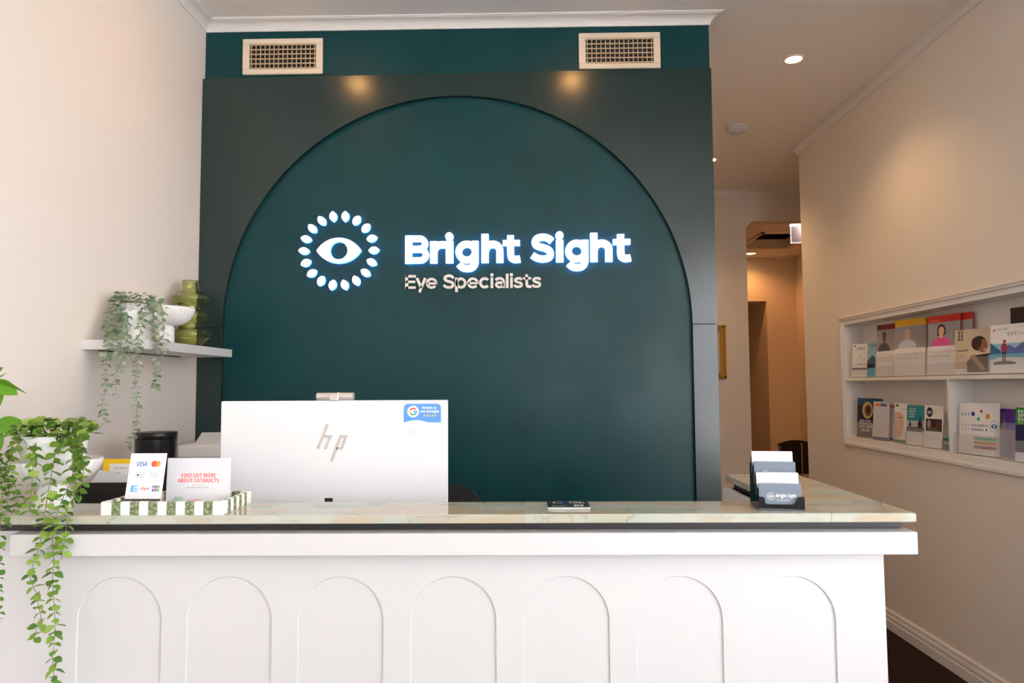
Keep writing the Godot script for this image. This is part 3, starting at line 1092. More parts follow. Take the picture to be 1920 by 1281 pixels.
func build_tray() -> void:
	var o := thing("inlay_tray", "low rectangular tray of cream and green checkered inlay tiles", "tray", V(-0.9148, SLAB, 1.523))
	var w := 0.2655
	var d := 0.158
	var h := 0.0285
	var t := 0.011
	var cream := mat(rgb8(244, 238, 228), 0.3)
	var greens := []
	for k in 3:
		var g := mat(Color.WHITE, 0.2)
		g.albedo_texture = noise_tex(0.03, [[0.0, rgb8(70, 82, 50)], [0.45, rgb8(106, 122, 82)], [0.62, rgb8(128, 142, 104)], [1.0, rgb8(190, 202, 168)]], 5, 256, FastNoiseLite.TYPE_SIMPLEX_SMOOTH, 20 + k)
		g.uv1_triplanar = true
		g.uv1_scale = Vector3(14, 14, 14)
		greens.append(g)
	var st := begin()
	slab(st, t * 0.6, w - t * 0.6, 0.0005, 0.005, t * 0.6, d - t * 0.6)
	obj("base", st, cream, o)
	var xs := [0.0, 0.0228]
	for k in 11:
		xs.append(0.0228 + (w - 0.0456) * (k + 1) / 11.0)
	xs.append(w)
	for side in [0.0, d - t]:
		for k in 13:
			st = begin()
			slab(st, xs[k] + 0.00008, xs[k + 1] - 0.00008, 0, h, side, side + t, 0.0006)
			obj("tile", st, cream if k % 2 == 0 else greens[k % 3], o)
	for side in [0.0, w - t]:
		for k in 9:
			st = begin()
			var a := lerpf(t, d - t, k / 9.0)
			var b := lerpf(t, d - t, (k + 1) / 9.0)
			slab(st, side, side + t, 0, h, a + 0.00008, b - 0.00008, 0.0006)
			obj("tile", st, cream if k % 2 == 0 else greens[(k / 2) % 3], o)

	# payment sign
	var im := canvas(320, 480, rgb8(226, 226, 228))
	var vis := rgb8(40, 96, 190)
	words(im, "VISA", 62, 74, 160, 112, vis)
	el(im, 222, 92, 27, 27, rgb8(238, 78, 70))
	el(im, 252, 92, 27, 27, rgb8(248, 160, 70))
	for x in range(222, 252):
		for y in range(66, 119):
			if Vector2(x - 222, y - 92).length() < 27 and Vector2(x - 252, y - 92).length() < 27:
				im.set_pixel(x, y, rgb8(240, 110, 60))
	for q in [[70, "Pay"], [196, "G Pay"]]:
		fr(im, q[0], 166, 74, 44, rgb8(160, 163, 168))
		fr(im, q[0] + 3, 169, 68, 38, rgb8(226, 226, 228))
		if q[1] == "Pay":
			el(im, q[0] + 17, 189, 8, 10, rgb8(60, 60, 64))
			words(im, "Pay", q[0] + 30, 178, q[0] + 64, 202, rgb8(110, 112, 116), false)
		else:
			words(im, "G Pay", q[0] + 10, 178, q[0] + 64, 202, rgb8(140, 142, 146), false)
	fr(im, 42, 278, 60, 56, rgb8(80, 170, 222))
	words(im, "AM", 64, 284, 100, 304, Color.WHITE)
	words(im, "EX", 64, 308, 100, 328, Color.WHITE)
	words(im, "eftpos", 128, 292, 206, 326, rgb8(170, 80, 95))
	for k in 3:
		for j in 2:
			fr(im, 232 + k * 22, 280 + j * 27, 19, 24, [rgb8(60, 110, 190), rgb8(226, 74, 82), rgb8(64, 172, 120)][(k + j * 0) % 3])
	fr(im, 238, 292, 8, 20, rgb8(226, 226, 228))
	fr(im, 0, 394, 320, 86, rgb8(52, 46, 46))
	words(im, "zeller", 104, 410, 206, 452, Color.WHITE)
	o = thing("payment_sign", "small white counter sign of payment card logos, standing in the checkered tray", "sign", V(-0.8915, SLAB + 0.0052, 1.567))
	o.rotation_degrees.x = -13.0
	st = begin()
	box(st, Vector3(0, 0, -0.0025), Vector3(0.0815, 0.1238, 0), 0.0004)
	obj("board", st, M.white, o)
	node_of("print", sheet(0.0807, 0.123, 0.0003, 0.0004, 0.0004), print_mat(im, 0.25), o)
	# cataract sign
	im = canvas(600, 420, rgb8(220, 220, 223))
	var red := rgb8(232, 70, 60)
	words(im, "FIND OUT MORE", 138, 140, 462, 176, red)
	words(im, "ABOUT CATARACTS", 106, 186, 494, 222, red)
	for k in 60:
		fr(im, 238.0 + k * 2, 246.0 - 5.0 * sin(PI * k / 60.0), 3, 3, rgb8(240, 130, 125))
	words(im, "www.beyondcataracts.com.au", 194, 262, 402, 276, rgb8(90, 90, 94), false)
	words(im, "BEYOND", 84, 352, 156, 368, rgb8(60, 160, 80))
	words(im, "CATARACTS", 66, 372, 172, 388, rgb8(60, 160, 80))
	words(im, "Johnson&Johnson", 208, 374, 344, 392, red)
	o = thing("information_sign", "landscape acrylic sign with red text about cataracts, standing in the checkered tray", "sign", V(-0.8295, SLAB + 0.0052, 1.632))
	o.rotation_degrees.x = -3.0
	st = begin()
	box(st, Vector3(0, 0, -0.0022), Vector3(0.1475, 0.105, -0.0003), 0.0003)
	obj("card", st, M.paper, o)
	node_of("print", sheet(0.1475, 0.105, 0.0), print_mat(im, 0.3), o)
	st = begin()
	box(st, Vector3(-0.001, 0, -0.0048), Vector3(0.1485, 0.1065, -0.003), 0.0004)
	obj("clear_sleeve", st, M.acrylic, o)

func build_cards() -> void:
	var o := thing("card_holder", "glossy black stepped business card holder with four tiers", "card holder", V(0.5065, SLAB, 1.556), deg_to_rad(-7.0))
	var w := 0.0955
	var prof := PackedVector2Array([Vector2(0, 0), Vector2(0.094, 0), Vector2(0.094, 0.094), Vector2(0.073, 0.094), Vector2(0.07, 0.073), Vector2(0.05, 0.073), Vector2(0.047, 0.052), Vector2(0.027, 0.052), Vector2(0.024, 0.03), Vector2(0, 0.03)])
	for x in [0.0, w - 0.0025]:
		var st := begin()
		side_plate(st, prof, x, x + 0.0025)
		obj("side_wall", st, M.gloss_black, o)
	var st := begin()
	slab(st, 0.0025, w - 0.0025, 0.0, 0.003, 0.0, 0.094)
	obj("base", st, M.gloss_black, o)
	# front plate with a dip for the thumb
	st = begin()
	prism(st, PackedVector2Array([Vector2(0.0025, 0.003), Vector2(w - 0.0025, 0.003), Vector2(w - 0.0025, 0.03), Vector2(w - 0.0125, 0.029), Vector2(w - 0.0145, 0.026), Vector2(w - 0.0155, 0.018), Vector2(w - 0.0185, 0.0145), Vector2(w - 0.023, 0.0135), Vector2(0.019, 0.0135), Vector2(0.0155, 0.0145), Vector2(0.0135, 0.018), Vector2(0.0125, 0.026), Vector2(0.0105, 0.029), Vector2(0.0025, 0.03)]), 0.0, 0.0022)
	obj("front_plate", st, M.gloss_black, o)
	for k in 4:
		st = begin()
		slab(st, 0.0025, w - 0.0025, 0.003, 0.045 + 0.021 * k, 0.0215 + 0.023 * k, 0.0232 + 0.023 * k)
		obj("divider", st, M.gloss_black, o)
	var slate := mat(rgb8(96, 108, 124), 0.35)
	for k in 4:
		var dark := k % 2 == 0
		var im := canvas(360, 220, rgb8(96, 108, 124) if dark else rgb8(226, 224, 227))
		if dark:
			emblem_print(im, 100, 112, 34, rgb8(232, 232, 190))
			words(im, "Bright Sight", 146, 90, 316, 130, Color.WHITE)
			words(im, "Eye Specialists", 150, 138, 256, 154, rgb8(225, 228, 230), false)
		else:
			words(im, "Bright Sight", 30, 22, 120, 36, rgb8(160, 160, 166), false)
			lines_of_text(im, 30, 60, 120, 2, 12, 4, rgb8(222, 222, 226))
		var lab: String = ["slate grey business cards with white logo, in the lowest tier of the holder", "white business cards in the second tier of the black holder", "slate grey business cards in the third tier of the black holder", "white business cards in the top tier of the black holder"][k]
		var c := thing("business_cards", lab, "business cards", o.transform * V(0.0032, 0.0034 + 0.0212 * k, 0.0085 + 0.023 * k), deg_to_rad(-7.0), "business cards in the black holder")
		c.rotate_object_local(Vector3.RIGHT, deg_to_rad(-5.0))
		st = begin()
		prism(st, rounded(0.089, 0.0535, 0.002, 3), 0.0, 0.0062)
		obj("card_stack", st, slate if dark else M.paper, c)
		node_of("print", rounded_sheet(0.089, 0.0535, 0.002, 0.0003), print_mat(im, 0.3), c)

# side profile (depth, y) as a plate between two x
func side_plate(st: SurfaceTool, prof: PackedVector2Array, x0: float, x1: float) -> void:
	var ix := Geometry2D.triangulate_polygon(prof)
	for i in range(0, ix.size(), 3):
		for x in [x0, x1]:
			tri(st, V(x, prof[ix[i]].y, prof[ix[i]].x), V(x, prof[ix[i + 1]].y, prof[ix[i + 1]].x), V(x, prof[ix[i + 2]].y, prof[ix[i + 2]].x), Vector3(-1 if x == x0 else 1, 0, 0))
	var s := -1.0 if Geometry2D.is_polygon_clockwise(prof) else 1.0
	for i in prof.size():
		var a := prof[i]
		var b := prof[(i + 1) % prof.size()]
		quad(st, V(x0, a.y, a.x), V(x0, b.y, b.x), V(x1, b.y, b.x), V(x1, a.y, a.x), Vector3(0, -(b - a).x * s, -(b - a).y * s))

func build_small() -> void:
	# tap plate lying on the marble
	var o := thing("review_plate", "thin black review plate with white edge lying flat on the marble", "plate", V(0.049, SLAB, 1.573))
	var p := rounded(0.095, 0.09, 0.006)
	var st := begin()
	flat_slab(st, Array(p), 0.0052)
	obj("plate", st, M.white, o)
	var im := canvas(256, 240, rgb8(30, 32, 36))
	google_g(im, 70, 70, 34)
	words(im, "Review us", 138, 28, 214, 54, Color.WHITE)
	words(im, "on Google", 138, 62, 232, 94, Color.WHITE)
	for k in 5:
		star(im, 146.0 + k * 20, 108, 9, rgb8(250, 205, 80))
	words(im, "TAP OR SCAN", 28, 180, 112, 202, rgb8(220, 220, 224))
	fr(im, 162, 152, 56, 56, rgb8(232, 232, 236))
	fr(im, 172, 162, 36, 36, rgb8(150, 152, 156))
	var f := node_of("top_print", rounded_sheet(0.0946, 0.0896, 0.006, 0.0), print_mat(im, 0.25), o)
	f.position = Vector3(0.0002, 0.0055, -0.0002)
	f.rotation_degrees.x = -90.0

	# black tray of papers behind the counter
	o = thing("document_tray", "black plastic document tray behind the checkered tray", "tray", V(-1.18, 0.74, 1.84))
	st = begin()
	var prof := PackedVector2Array([Vector2(0, 0), Vector2(0.2, 0), Vector2(0.2, 0.387), Vector2(0.035, 0.387), Vector2(0.02, 0.382), Vector2(0.008, 0.367), Vector2(0.0, 0.335)])
	prism(st, prof, 0.0, 0.004)
	prism(st, prof, 0.10, 0.104)
	slab(st, 0.0, 0.004, 0, 0.335, 0.004, 0.1)
	slab(st, 0.196, 0.2, 0, 0.387, 0.004, 0.1)
	slab(st, 0.004, 0.196, 0, 0.004, 0.004, 0.1)
	obj("box", st, M.black, o)
	o = thing("white_letter", "loose white letter sheet leaning in the black document tray", "paper", V(-1.145, 0.75, 1.862))
	st = begin()
	prism(st, PackedVector2Array([Vector2(0, 0), Vector2(0.15, 0), Vector2(0.15, 0.383), Vector2(0.10, 0.392), Vector2(0.02, 0.408), Vector2(0.0, 0.376)]), 0.0, 0.001)
	obj("sheet", st, M.paper, o)
	o = thing("yellow_folder", "yellow folder with white address label in the black document tray", "folder", V(-1.138, 0.75, 1.90))
	st = begin()
	slab(st, 0.0, 0.152, 0, 0.4325, 0.0, 0.004, 0.0006)
	obj("cover", st, mat(rgb8(245, 200, 20), 0.5), o)
	im = canvas(200, 110, rgb8(236, 232, 228))
	words(im, "Reception", 20, 14, 82, 24, rgb8(120, 118, 116), false)
	words(im, "Suite", 20, 34, 46, 43, rgb8(150, 148, 146), false)
	words(im, "Post", 30, 62, 90, 72, rgb8(175, 172, 170), false)
	node_of("address_label", sheet(0.128, 0.07, 0.0004, 0.018, 0.35), print_mat(im, 0.6), o)

	# storage cabinet in the corner, with what stands on it
	o = thing("storage_cabinet", "white low storage cabinet in the corner behind the counter", "cabinet", V(-1.5, 0, 2.3))
	st = begin()
	slab(st, 0.0, 0.56, 0.0, 0.9, 0.0, 0.88, 0.002)
	obj("body", st, M.white, o)
	for k in 2:
		st = begin()
		slab(st, 0.562, 0.578, 0.08, 0.88, 0.02 + 0.43 * k, 0.43 + 0.43 * k, 0.002)
		var dr := obj("door", st, M.white, o)
		st = begin()
		slab(st, 0.578, 0.592, 0.5, 0.62, 0.40 + 0.06 * k, 0.41 + 0.06 * k, 0.002)
		obj("handle", st, M.silver, dr)
	o = thing("black_canister", "tall black cylindrical canister with a flat lid beside the printer", "canister", V(-1.2723, 0.9, 2.43))
	st = begin()
	lathe(st, [Vector2(0, 0), Vector2(0.064, 0), Vector2(0.0665, 0.003), Vector2(0.0665, 0.298)], Vector3.ZERO, 48)
	obj("body", st, mat(rgb8(14, 13, 13), 0.28), o)
	st = begin()
	lathe(st, [Vector2(0.066, 0.299), Vector2(0.0668, 0.3), Vector2(0.0668, 0.319), Vector2(0.065, 0.3215), Vector2(0.064, 0.322), Vector2(0, 0.322)], Vector3.ZERO, 48)
	obj("lid", st, mat(rgb8(16, 15, 15), 0.3), o)
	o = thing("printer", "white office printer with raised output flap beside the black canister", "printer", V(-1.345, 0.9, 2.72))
	st = begin()
	slab(st, 0.0, 0.39, 0.004, 0.198, 0.0, 0.36, 0.006)
	obj("lower_body", st, M.offwhite, o)
	st = begin()
	slab(st, 0.002, 0.388, 0.2025, 0.25, 0.002, 0.36, 0.006)
	obj("scanner_lid", st, M.offwhite, o)
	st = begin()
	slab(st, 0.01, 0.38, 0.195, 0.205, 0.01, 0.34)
	obj("gap_shade", st, M.dark_metal, o)  # dark strip standing in for the shade in the groove under the lid
	st = begin()
	side_plate_flap(st)
	obj("output_flap", st, M.white, o)

	# desk chair behind the counter
	o = thing("office_chair", "black office chair with rounded back behind the reception counter", "chair", V(-0.37, 0, 2.55))
	st = begin()
	prism(st, Geometry2D.offset_polygon(rounded(0.40, 0.45, 0.07, 8), 0.02)[0], -0.10, -0.05)
	var bk := obj("backrest", st, M.black, o)
	bk.position = Vector3(-0.2, 0.56, 0)
	st = begin()
	slab(st, -0.23, 0.23, 0.43, 0.5, -0.08, 0.36, 0.02)
	obj("seat", st, M.black, o)
	st = begin()
	slab(st, -0.03, 0.03, 0.42, 0.62, -0.12, -0.10, 0.004)
	slab(st, -0.03, 0.03, 0.41, 0.43, -0.12, 0.16, 0.004)
	obj("back_bracket", st, M.black, o)
	st = begin()
	tube(st, [V(0, 0.09, 0.14), V(0, 0.42, 0.14)], 0.025, 0.02, 14)
	obj("gas_lift", st, M.chrome, o)
	for k in 5:
		var a := TAU * k / 5 + 0.3
		st = begin()
		tube(st, [V(0, 0.11, 0.14), V(cos(a) * 0.27, 0.07, 0.14 + sin(a) * 0.27)], 0.022, 0.014, 8)
		var leg := obj("base_leg", st, M.black, o)
		st = begin()
		tube(st, [V(cos(a) * 0.27 - 0.02, 0.026, 0.14 + sin(a) * 0.27), V(cos(a) * 0.27 + 0.02, 0.026, 0.14 + sin(a) * 0.27)], 0.026, 0.026, 12)
		obj("castor", st, M.black, leg)

func side_plate_flap(st: SurfaceTool) -> void:
	# sloping flap: low at the front, high at the back
	var a := [V(0.045, 0.2525, 0.05), V(0.34, 0.2525, 0.05), V(0.34, 0.293, 0.14), V(0.034, 0.291, 0.14)]
	var b := []
	for v in a:
		b.append(v - Vector3(0, 0.006, 0))
	quad(st, a[0], a[1], a[2], a[3], Vector3.UP)
	quad(st, b[0], b[1], b[2], b[3], Vector3.DOWN)
	for i in 4:
		var j := (i + 1) % 4
		quad(st, a[i], a[j], b[j], b[i], (a[i] + a[j]) / 2.0 - (a[0] + a[2]) / 2.0)
	slab(st, 0.06, 0.32, 0.25, 0.286, 0.13, 0.138)

# ------------------------------------------------------------------ plants
func leaf_mesh(width: float, fold: float, sag: float, tip: float) -> ArrayMesh:
	var st := begin()
	var rows := 7
	var P := []
	for i in rows + 1:
		var t := float(i) / rows
		var u := clampf((t - 0.1) / 0.9, 0.0, 1.0)
		var hw := 0.012 + 0.5 * width * pow(sin(PI * pow(u, 0.85)), tip) if i < rows else 0.0
		if i == 0:
			hw = 0.012
		var y := -sag * t * t
		P.append([Vector3(t, y + fold * hw, hw), Vector3(t, y, 0), Vector3(t, y + fold * hw, -hw)])
	for i in rows:
		for s in 2:
			quad(st, P[i][s], P[i][s + 1], P[i + 1][s + 1], P[i + 1][s], Vector3.UP, true)
	st.generate_normals()
	return st.commit()

func leaf_basis(dir: Vector3, up: Vector3, size: float) -> Basis:
	var x := dir.normalized()
	var z := x.cross(up).normalized()
	var y := z.cross(x).normalized()
	return Basis(x, y, z).scaled(Vector3(size, size, size))

# walk along a stem: an opposite pair of leaves every step, each pair turned by a quarter
func leaf_spots(pts: Array, step: float, s0: float, s1: float) -> Array:
	var curve := Curve3D.new()
	for p in pts:
		curve.add_point(p)
	var L := curve.get_baked_length()
	var out := []
	var d := step * 0.6
	var turn := rng.randf() * TAU
	while d < L:
		var c := curve.sample_baked(d)
		var t := (curve.sample_baked(minf(d + 0.004, L)) - curve.sample_baked(maxf(d - 0.004, 0))).normalized()
		var a := t.cross(Vector3(cos(turn), 0.13, sin(turn))).normalized()
		var size := lerpf(s0, s1, d / L) * rng.randf_range(0.75, 1.2)
		for s in [-1.0, 1.0]:
			var dir: Vector3 = (a * s + t * rng.randf_range(0.05, 0.45) + Vector3.DOWN * rng.randf_range(0.0, 0.3)).normalized()
			var up: Vector3 = (-t + a * s * 0.4 + Vector3(rng.randf_range(-0.7, 0.7), 0, rng.randf_range(-0.2, 1.0))).normalized()
			out.append(Transform3D(leaf_basis(dir, up, size * rng.randf_range(0.85, 1.1)), c))
		turn += PI / 2 + rng.randf_range(-0.4, 0.4)
		d += step * rng.randf_range(0.8, 1.25)
	return out

func vines(o: Node3D, stems: Array, step: float, s0: float, s1: float, meshes: Array, mats: Array, r := 0.0009) -> void:
	for s in stems:
		var pts := []
		for p in s:
			pts.append(p - o.position)
		var sm := smooth3(pts)
		var st := begin()
		tube(st, sm, r, r * 0.6, 5)
		var stem := obj("stem", st, M.stem, o)
		for x in leaf_spots(sm, step, s0, s1):
			var lf := node_of("leaf", meshes[rng.randi() % meshes.size()], mats[rng.randi() % mats.size()], stem)
			lf.transform = x

func smooth3(pts: Array) -> Array:
	var o := []
	for i in pts.size() - 1:
		for k in 4:
			o.append(pts[i].cubic_interpolate(pts[i + 1], pts[maxi(i - 1, 0)], pts[mini(i + 2, pts.size() - 1)], k / 4.0))
	o.append(pts[-1])
	return o

func bowl_mesh(st: SurfaceTool, rim: float, h: float, neck_h: float, neck: float, foot: float, flutes: int, dep: float) -> void:
	var p := [Vector2(0.0, 0.0), Vector2(foot, 0.0), Vector2(foot, 0.004), Vector2(lerpf(foot, neck, 0.3), neck_h * 0.3), Vector2(lerpf(foot, neck, 0.7), neck_h * 0.65), Vector2(neck, neck_h * 0.95), Vector2(neck * 1.1, neck_h)]
	var n := p.size()
	for k in 9:
		var t := (k + 1) / 9.0
		p.append(Vector2(lerpf(neck * 1.1, rim, pow(sin(t * PI / 2), 0.9)), lerpf(neck_h, h, 1.0 - cos(t * PI / 2) * (1.0 - 0.12 * t))))
	p.append(Vector2(rim - 0.004, h))
	for k in 6:
		var t := 1.0 - (k + 1) / 6.0
		p.append(Vector2(lerpf(neck * 0.6, rim - 0.006, pow(sin(t * PI / 2), 0.9)), lerpf(neck_h + 0.008, h, 1.0 - cos(t * PI / 2))))
	p.append(Vector2(0, neck_h + 0.008))
	lathe(st, p, Vector3.ZERO, flutes * 4, flutes, dep, 2, n + 8)

func build_plants() -> void:
	var round_leaf := [leaf_mesh(0.78, 0.25, 0.15, 0.75), leaf_mesh(0.7, 0.35, 0.25, 0.8), leaf_mesh(0.86, 0.15, 0.1, 0.7)]
	var ceramic := mat(rgb8(240, 237, 232), 0.55)
	var stems := [
		[V(-1.0928, 1.2734, 1.5860), V(-1.0975, 1.2667, 1.5790), V(-1.0807, 1.2373, 1.5480), V(-1.0638, 1.2121, 1.5218), V(-1.0627, 1.1817, 1.5177), V(-1.0603, 1.1416, 1.5123), V(-1.0606, 1.1097, 1.5078)],
		[V(-1.0538, 1.2732, 1.5860), V(-1.0440, 1.2664, 1.5790), V(-1.0332, 1.2371, 1.5480), V(-1.0210, 1.2063, 1.5211), V(-1.0232, 1.1682, 1.5159), V(-1.0253, 1.1305, 1.5107), V(-1.0259, 1.1063, 1.5070), V(-1.0241, 1.0750, 1.5009), V(-1.0291, 1.0452, 1.4999), V(-1.0396, 1.0075, 1.4996), V(-1.0463, 0.9743, 1.4994), V(-1.0342, 0.9456, 1.4993), V(-1.0268, 0.9159, 1.4991), V(-1.0201, 0.8896, 1.4989), V(-1.0268, 0.8721, 1.4988), V(-1.0348, 0.8492, 1.4987)],
		[V(-1.0355, 1.2731, 1.5860), V(-1.0166, 1.2619, 1.5743), V(-0.9889, 1.2316, 1.5424), V(-0.9749, 1.2004, 1.5203), V(-0.9783, 1.1713, 1.5164), V(-0.9897, 1.1414, 1.5123), V(-0.9975, 1.1117, 1.5082), V(-0.9982, 1.0837, 1.5020), V(-1.0014, 1.0717, 1.5005), V(-1.0017, 1.0451, 1.4999), V(-0.9975, 1.0096, 1.4997), V(-0.9990, 0.9742, 1.4994), V(-0.9962, 0.9456, 1.4993), V(-0.9913, 0.8929, 1.4989), V(-0.9898, 0.8546, 1.4987), V(-0.9926, 0.8110, 1.4984), V(-0.9887, 0.7828, 1.4983), V(-0.9881, 0.7385, 1.4980)],
		[V(-1.0233, 1.2730, 1.5860), V(-0.9929, 1.2574, 1.5697), V(-0.9663, 1.2262, 1.5367), V(-0.9523, 1.1869, 1.5185), V(-0.9550, 1.1601, 1.5148), V(-0.9673, 1.1380, 1.5118), V(-0.9843, 1.1204, 1.5094), V(-0.9770, 1.1062, 1.5070), V(-0.9746, 1.0781, 1.5013), V(-0.9763, 1.0517, 1.4999), V(-0.9800, 1.0306, 1.4998), V(-0.9822, 1.0118, 1.4997)],
		[V(-1.0832, 1.2801, 1.5930), V(-1.1157, 1.2746, 1.5872), V(-1.1388, 1.2669, 1.5790), V(-1.1381, 1.2450, 1.5559), V(-1.1324, 1.2238, 1.5333)],
		[V(-1.0876, 1.2778, 1.5907), V(-1.1193, 1.2668, 1.5790), V(-1.1274, 1.2407, 1.5514), V(-1.1141, 1.2123, 1.5218), V(-1.1052, 1.1819, 1.5177), V(-1.0934, 1.1551, 1.5141), V(-1.0860, 1.1263, 1.5101)],
		[V(-1.0448, 1.2776, 1.5907), V(-1.0148, 1.2696, 1.5825), V(-0.9865, 1.2465, 1.5582), V(-0.9656, 1.2105, 1.5217), V(-0.9679, 1.1713, 1.5164), V(-0.9569, 1.1380, 1.5118)],
	]
	var stems_b := [
		[V(-1.2032, 1.2486, 1.5593), V(-1.1680, 1.2324, 1.5424), V(-1.1269, 1.2004, 1.5162), V(-1.1164, 1.1669, 1.5116), V(-1.1075, 1.1446, 1.5086), V(-1.1071, 1.1171, 1.5048), V(-1.1054, 1.0847, 1.4980)],
		[V(-1.2106, 1.2432, 1.5537), V(-1.1670, 1.2271, 1.5367), V(-1.1336, 1.2061, 1.5169), V(-1.1172, 1.1892, 1.5147), V(-1.1017, 1.1612, 1.5108), V(-1.0886, 1.1335, 1.5070), V(-1.0905, 1.1138, 1.5043)],
		[V(-1.2046, 1.2432, 1.5537), V(-1.1589, 1.2219, 1.5311), V(-1.1265, 1.1725, 1.5124), V(-1.1187, 1.1336, 1.5070), V(-1.1156, 1.1009, 1.5016), V(-1.1136, 1.0685, 1.4960), V(-1.1134, 1.0130, 1.4957), V(-1.1133, 0.9579, 1.4953), V(-1.1093, 0.9194, 1.4951), V(-1.1042, 0.8811, 1.4949)],
	]
	var stems_c := [
		[V(-1.4174, 1.6815, 2.4630), V(-1.4502, 1.6409, 2.4299), V(-1.4092, 1.5563, 2.3563), V(-1.4031, 1.4998, 2.3447), V(-1.4056, 1.4293, 2.3439), V(-1.4033, 1.3640, 2.3432), V(-1.4121, 1.3290, 2.3428), V(-1.4081, 1.2891, 2.3424), V(-1.3940, 1.2492, 2.3420)],
		[V(-1.4066, 1.6814, 2.4630), V(-1.3973, 1.6404, 2.4299), V(-1.3733, 1.5561, 2.3563), V(-1.3700, 1.4996, 2.3447), V(-1.3728, 1.4341, 2.3440), V(-1.3687, 1.3889, 2.3435), V(-1.3674, 1.3538, 2.3431)],
		[V(-1.3691, 1.6811, 2.4630), V(-1.3173, 1.6221, 2.4103), V(-1.3007, 1.5713, 2.3633), V(-1.2972, 1.5294, 2.3450), V(-1.3013, 1.4991, 2.3447), V(-1.2973, 1.4537, 2.3442), V(-1.3030, 1.3985, 2.3436), V(-1.2960, 1.3383, 2.3429), V(-1.2965, 1.2785, 2.3423), V(-1.2925, 1.2337, 2.3418), V(-1.2996, 1.2189, 2.3416), V(-1.3139, 1.1941, 2.3414), V(-1.3210, 1.1793, 2.3412)],
		[V(-1.3369, 1.6808, 2.4630), V(-1.3015, 1.6459, 2.4385), V(-1.2842, 1.5860, 2.4188), V(-1.2673, 1.5225, 2.4046), V(-1.2646, 1.4604, 2.4025), V(-1.2598, 1.4089, 2.4008), V(-1.2662, 1.3678, 2.4000)],
		[V(-1.3285, 1.6866, 2.4673), V(-1.2744, 1.6624, 2.4469), V(-1.2553, 1.6019, 2.4230), V(-1.2433, 1.5432, 2.4075), V(-1.2421, 1.4809, 2.4032)],
		[V(-1.3852, 1.6812, 2.4630), V(-1.3814, 1.6403, 2.4299), V(-1.3425, 1.5558, 2.3563), V(-1.3267, 1.4993, 2.3447), V(-1.3337, 1.4791, 2.3444)],
		[V(-1.3959, 1.6813, 2.4630), V(-1.4231, 1.6583, 2.4462), V(-1.3970, 1.5938, 2.3775), V(-1.3958, 1.5457, 2.3516), V(-1.3984, 1.5099, 2.3448)],
		[V(-1.4146, 1.6873, 2.4673), V(-1.4079, 1.6405, 2.4299), V(-1.3727, 1.5719, 2.3633), V(-1.3554, 1.5197, 2.3449), V(-1.3486, 1.4692, 2.3443), V(-1.3519, 1.4189, 2.3438)],
	]
	# footed bowl with its inner pot and the trailing plant
	var o := thing("footed_bowl", "white fluted ceramic footed bowl holding a trailing plant on the marble", "bowl", V(-1.0905, SLAB, 1.632))
	var st := begin()
	bowl_mesh(st, 0.0985, 0.11, 0.055, 0.029, 0.0435, 36, 0.0036)
	obj("bowl", st, ceramic, o)
	o = thing("plant_pot", "plain white cylindrical pot set inside the fluted footed bowl", "pot", V(-1.0935, SLAB + 0.0905, 1.632))
	st = begin()
	lathe(st, [Vector2(0, 0), Vector2(0.06, 0), Vector2(0.063, 0.004), Vector2(0.068, 0.074), Vector2(0.066, 0.0755), Vector2(0.0635, 0.074), Vector2(0.062, 0.06), Vector2(0, 0.06)], Vector3.ZERO, 40)
	obj("wall", st, ceramic, o)
	st = begin()
	lathe(st, [Vector2(0.0618, 0.062), Vector2(0, 0.064)], Vector3.ZERO, 24)
	obj("soil", st, mat(rgb8(40, 32, 22), 0.9), o)
	o = thing("trailing_plant", "light green trailing plant spilling from the footed bowl down the counter front", "plant", V(-1.09, SLAB + 0.155, 1.63))
	vines(o, stems, 0.0135, 0.0235, 0.019, round_leaf, M.leaf)
	st = begin()
	tube(st, [Vector3(0, 0, 0), Vector3(0, 0.02, 0)], 0.006, 0.003, 6)
	var crown := obj("crown", st, M.stem, o)
	for k in 160:
		var a := rng.randf() * TAU
		var rr := sqrt(rng.randf()) * 0.078
		var p := Vector3(cos(a) * rr, 0.010 + 0.030 * (1.0 - pow(rr / 0.085, 2.0)) + rng.randf_range(-0.008, 0.012), sin(a) * rr)
		var dir := Vector3(cos(a), rng.randf_range(-0.3, 0.5), sin(a)).rotated(Vector3.UP, rng.randf_range(-1.0, 1.0))
		var lf := node_of("leaf", round_leaf[k % 3], M.leaf[rng.randi() % 4], crown)
		lf.transform = Transform3D(leaf_basis(dir, Vector3(rng.randf_range(-0.6, 0.6), 1, rng.randf_range(-0.4, 0.9)), rng.randf_range(0.019, 0.028)), p)
	# second trailing plant, mostly past the picture's edge
	o = thing("plant_pot", "plain white round pot beside the footed bowl, close to the left wall", "pot", V(-1.31, SLAB, 1.605))
	st = begin()
	lathe(st, [Vector2(0, 0), Vector2(0.05, 0), Vector2(0.055, 0.004), Vector2(0.064, 0.13), Vector2(0.062, 0.132), Vector2(0.059, 0.13), Vector2(0.057, 0.115), Vector2(0, 0.117)], Vector3.ZERO, 36)
	obj("wall", st, ceramic, o)
	o = thing("trailing_plant", "dark green trailing plant hanging over the counter beside the footed bowl", "plant", V(-1.31, SLAB + 0.118, 1.605))
	for s in stems_b:
		s.push_front(V(-1.285, 1.245, 1.59))
	vines(o, stems_b, 0.014, 0.0195, 0.016, round_leaf, [M.leaf[3], M.leaf[1], M.leaf[3]])
	st = begin()
	tube(st, [Vector3(0, 0, 0), Vector3(0, 0.02, 0)], 0.006, 0.003, 6)
	crown = obj("crown", st, M.stem, o)
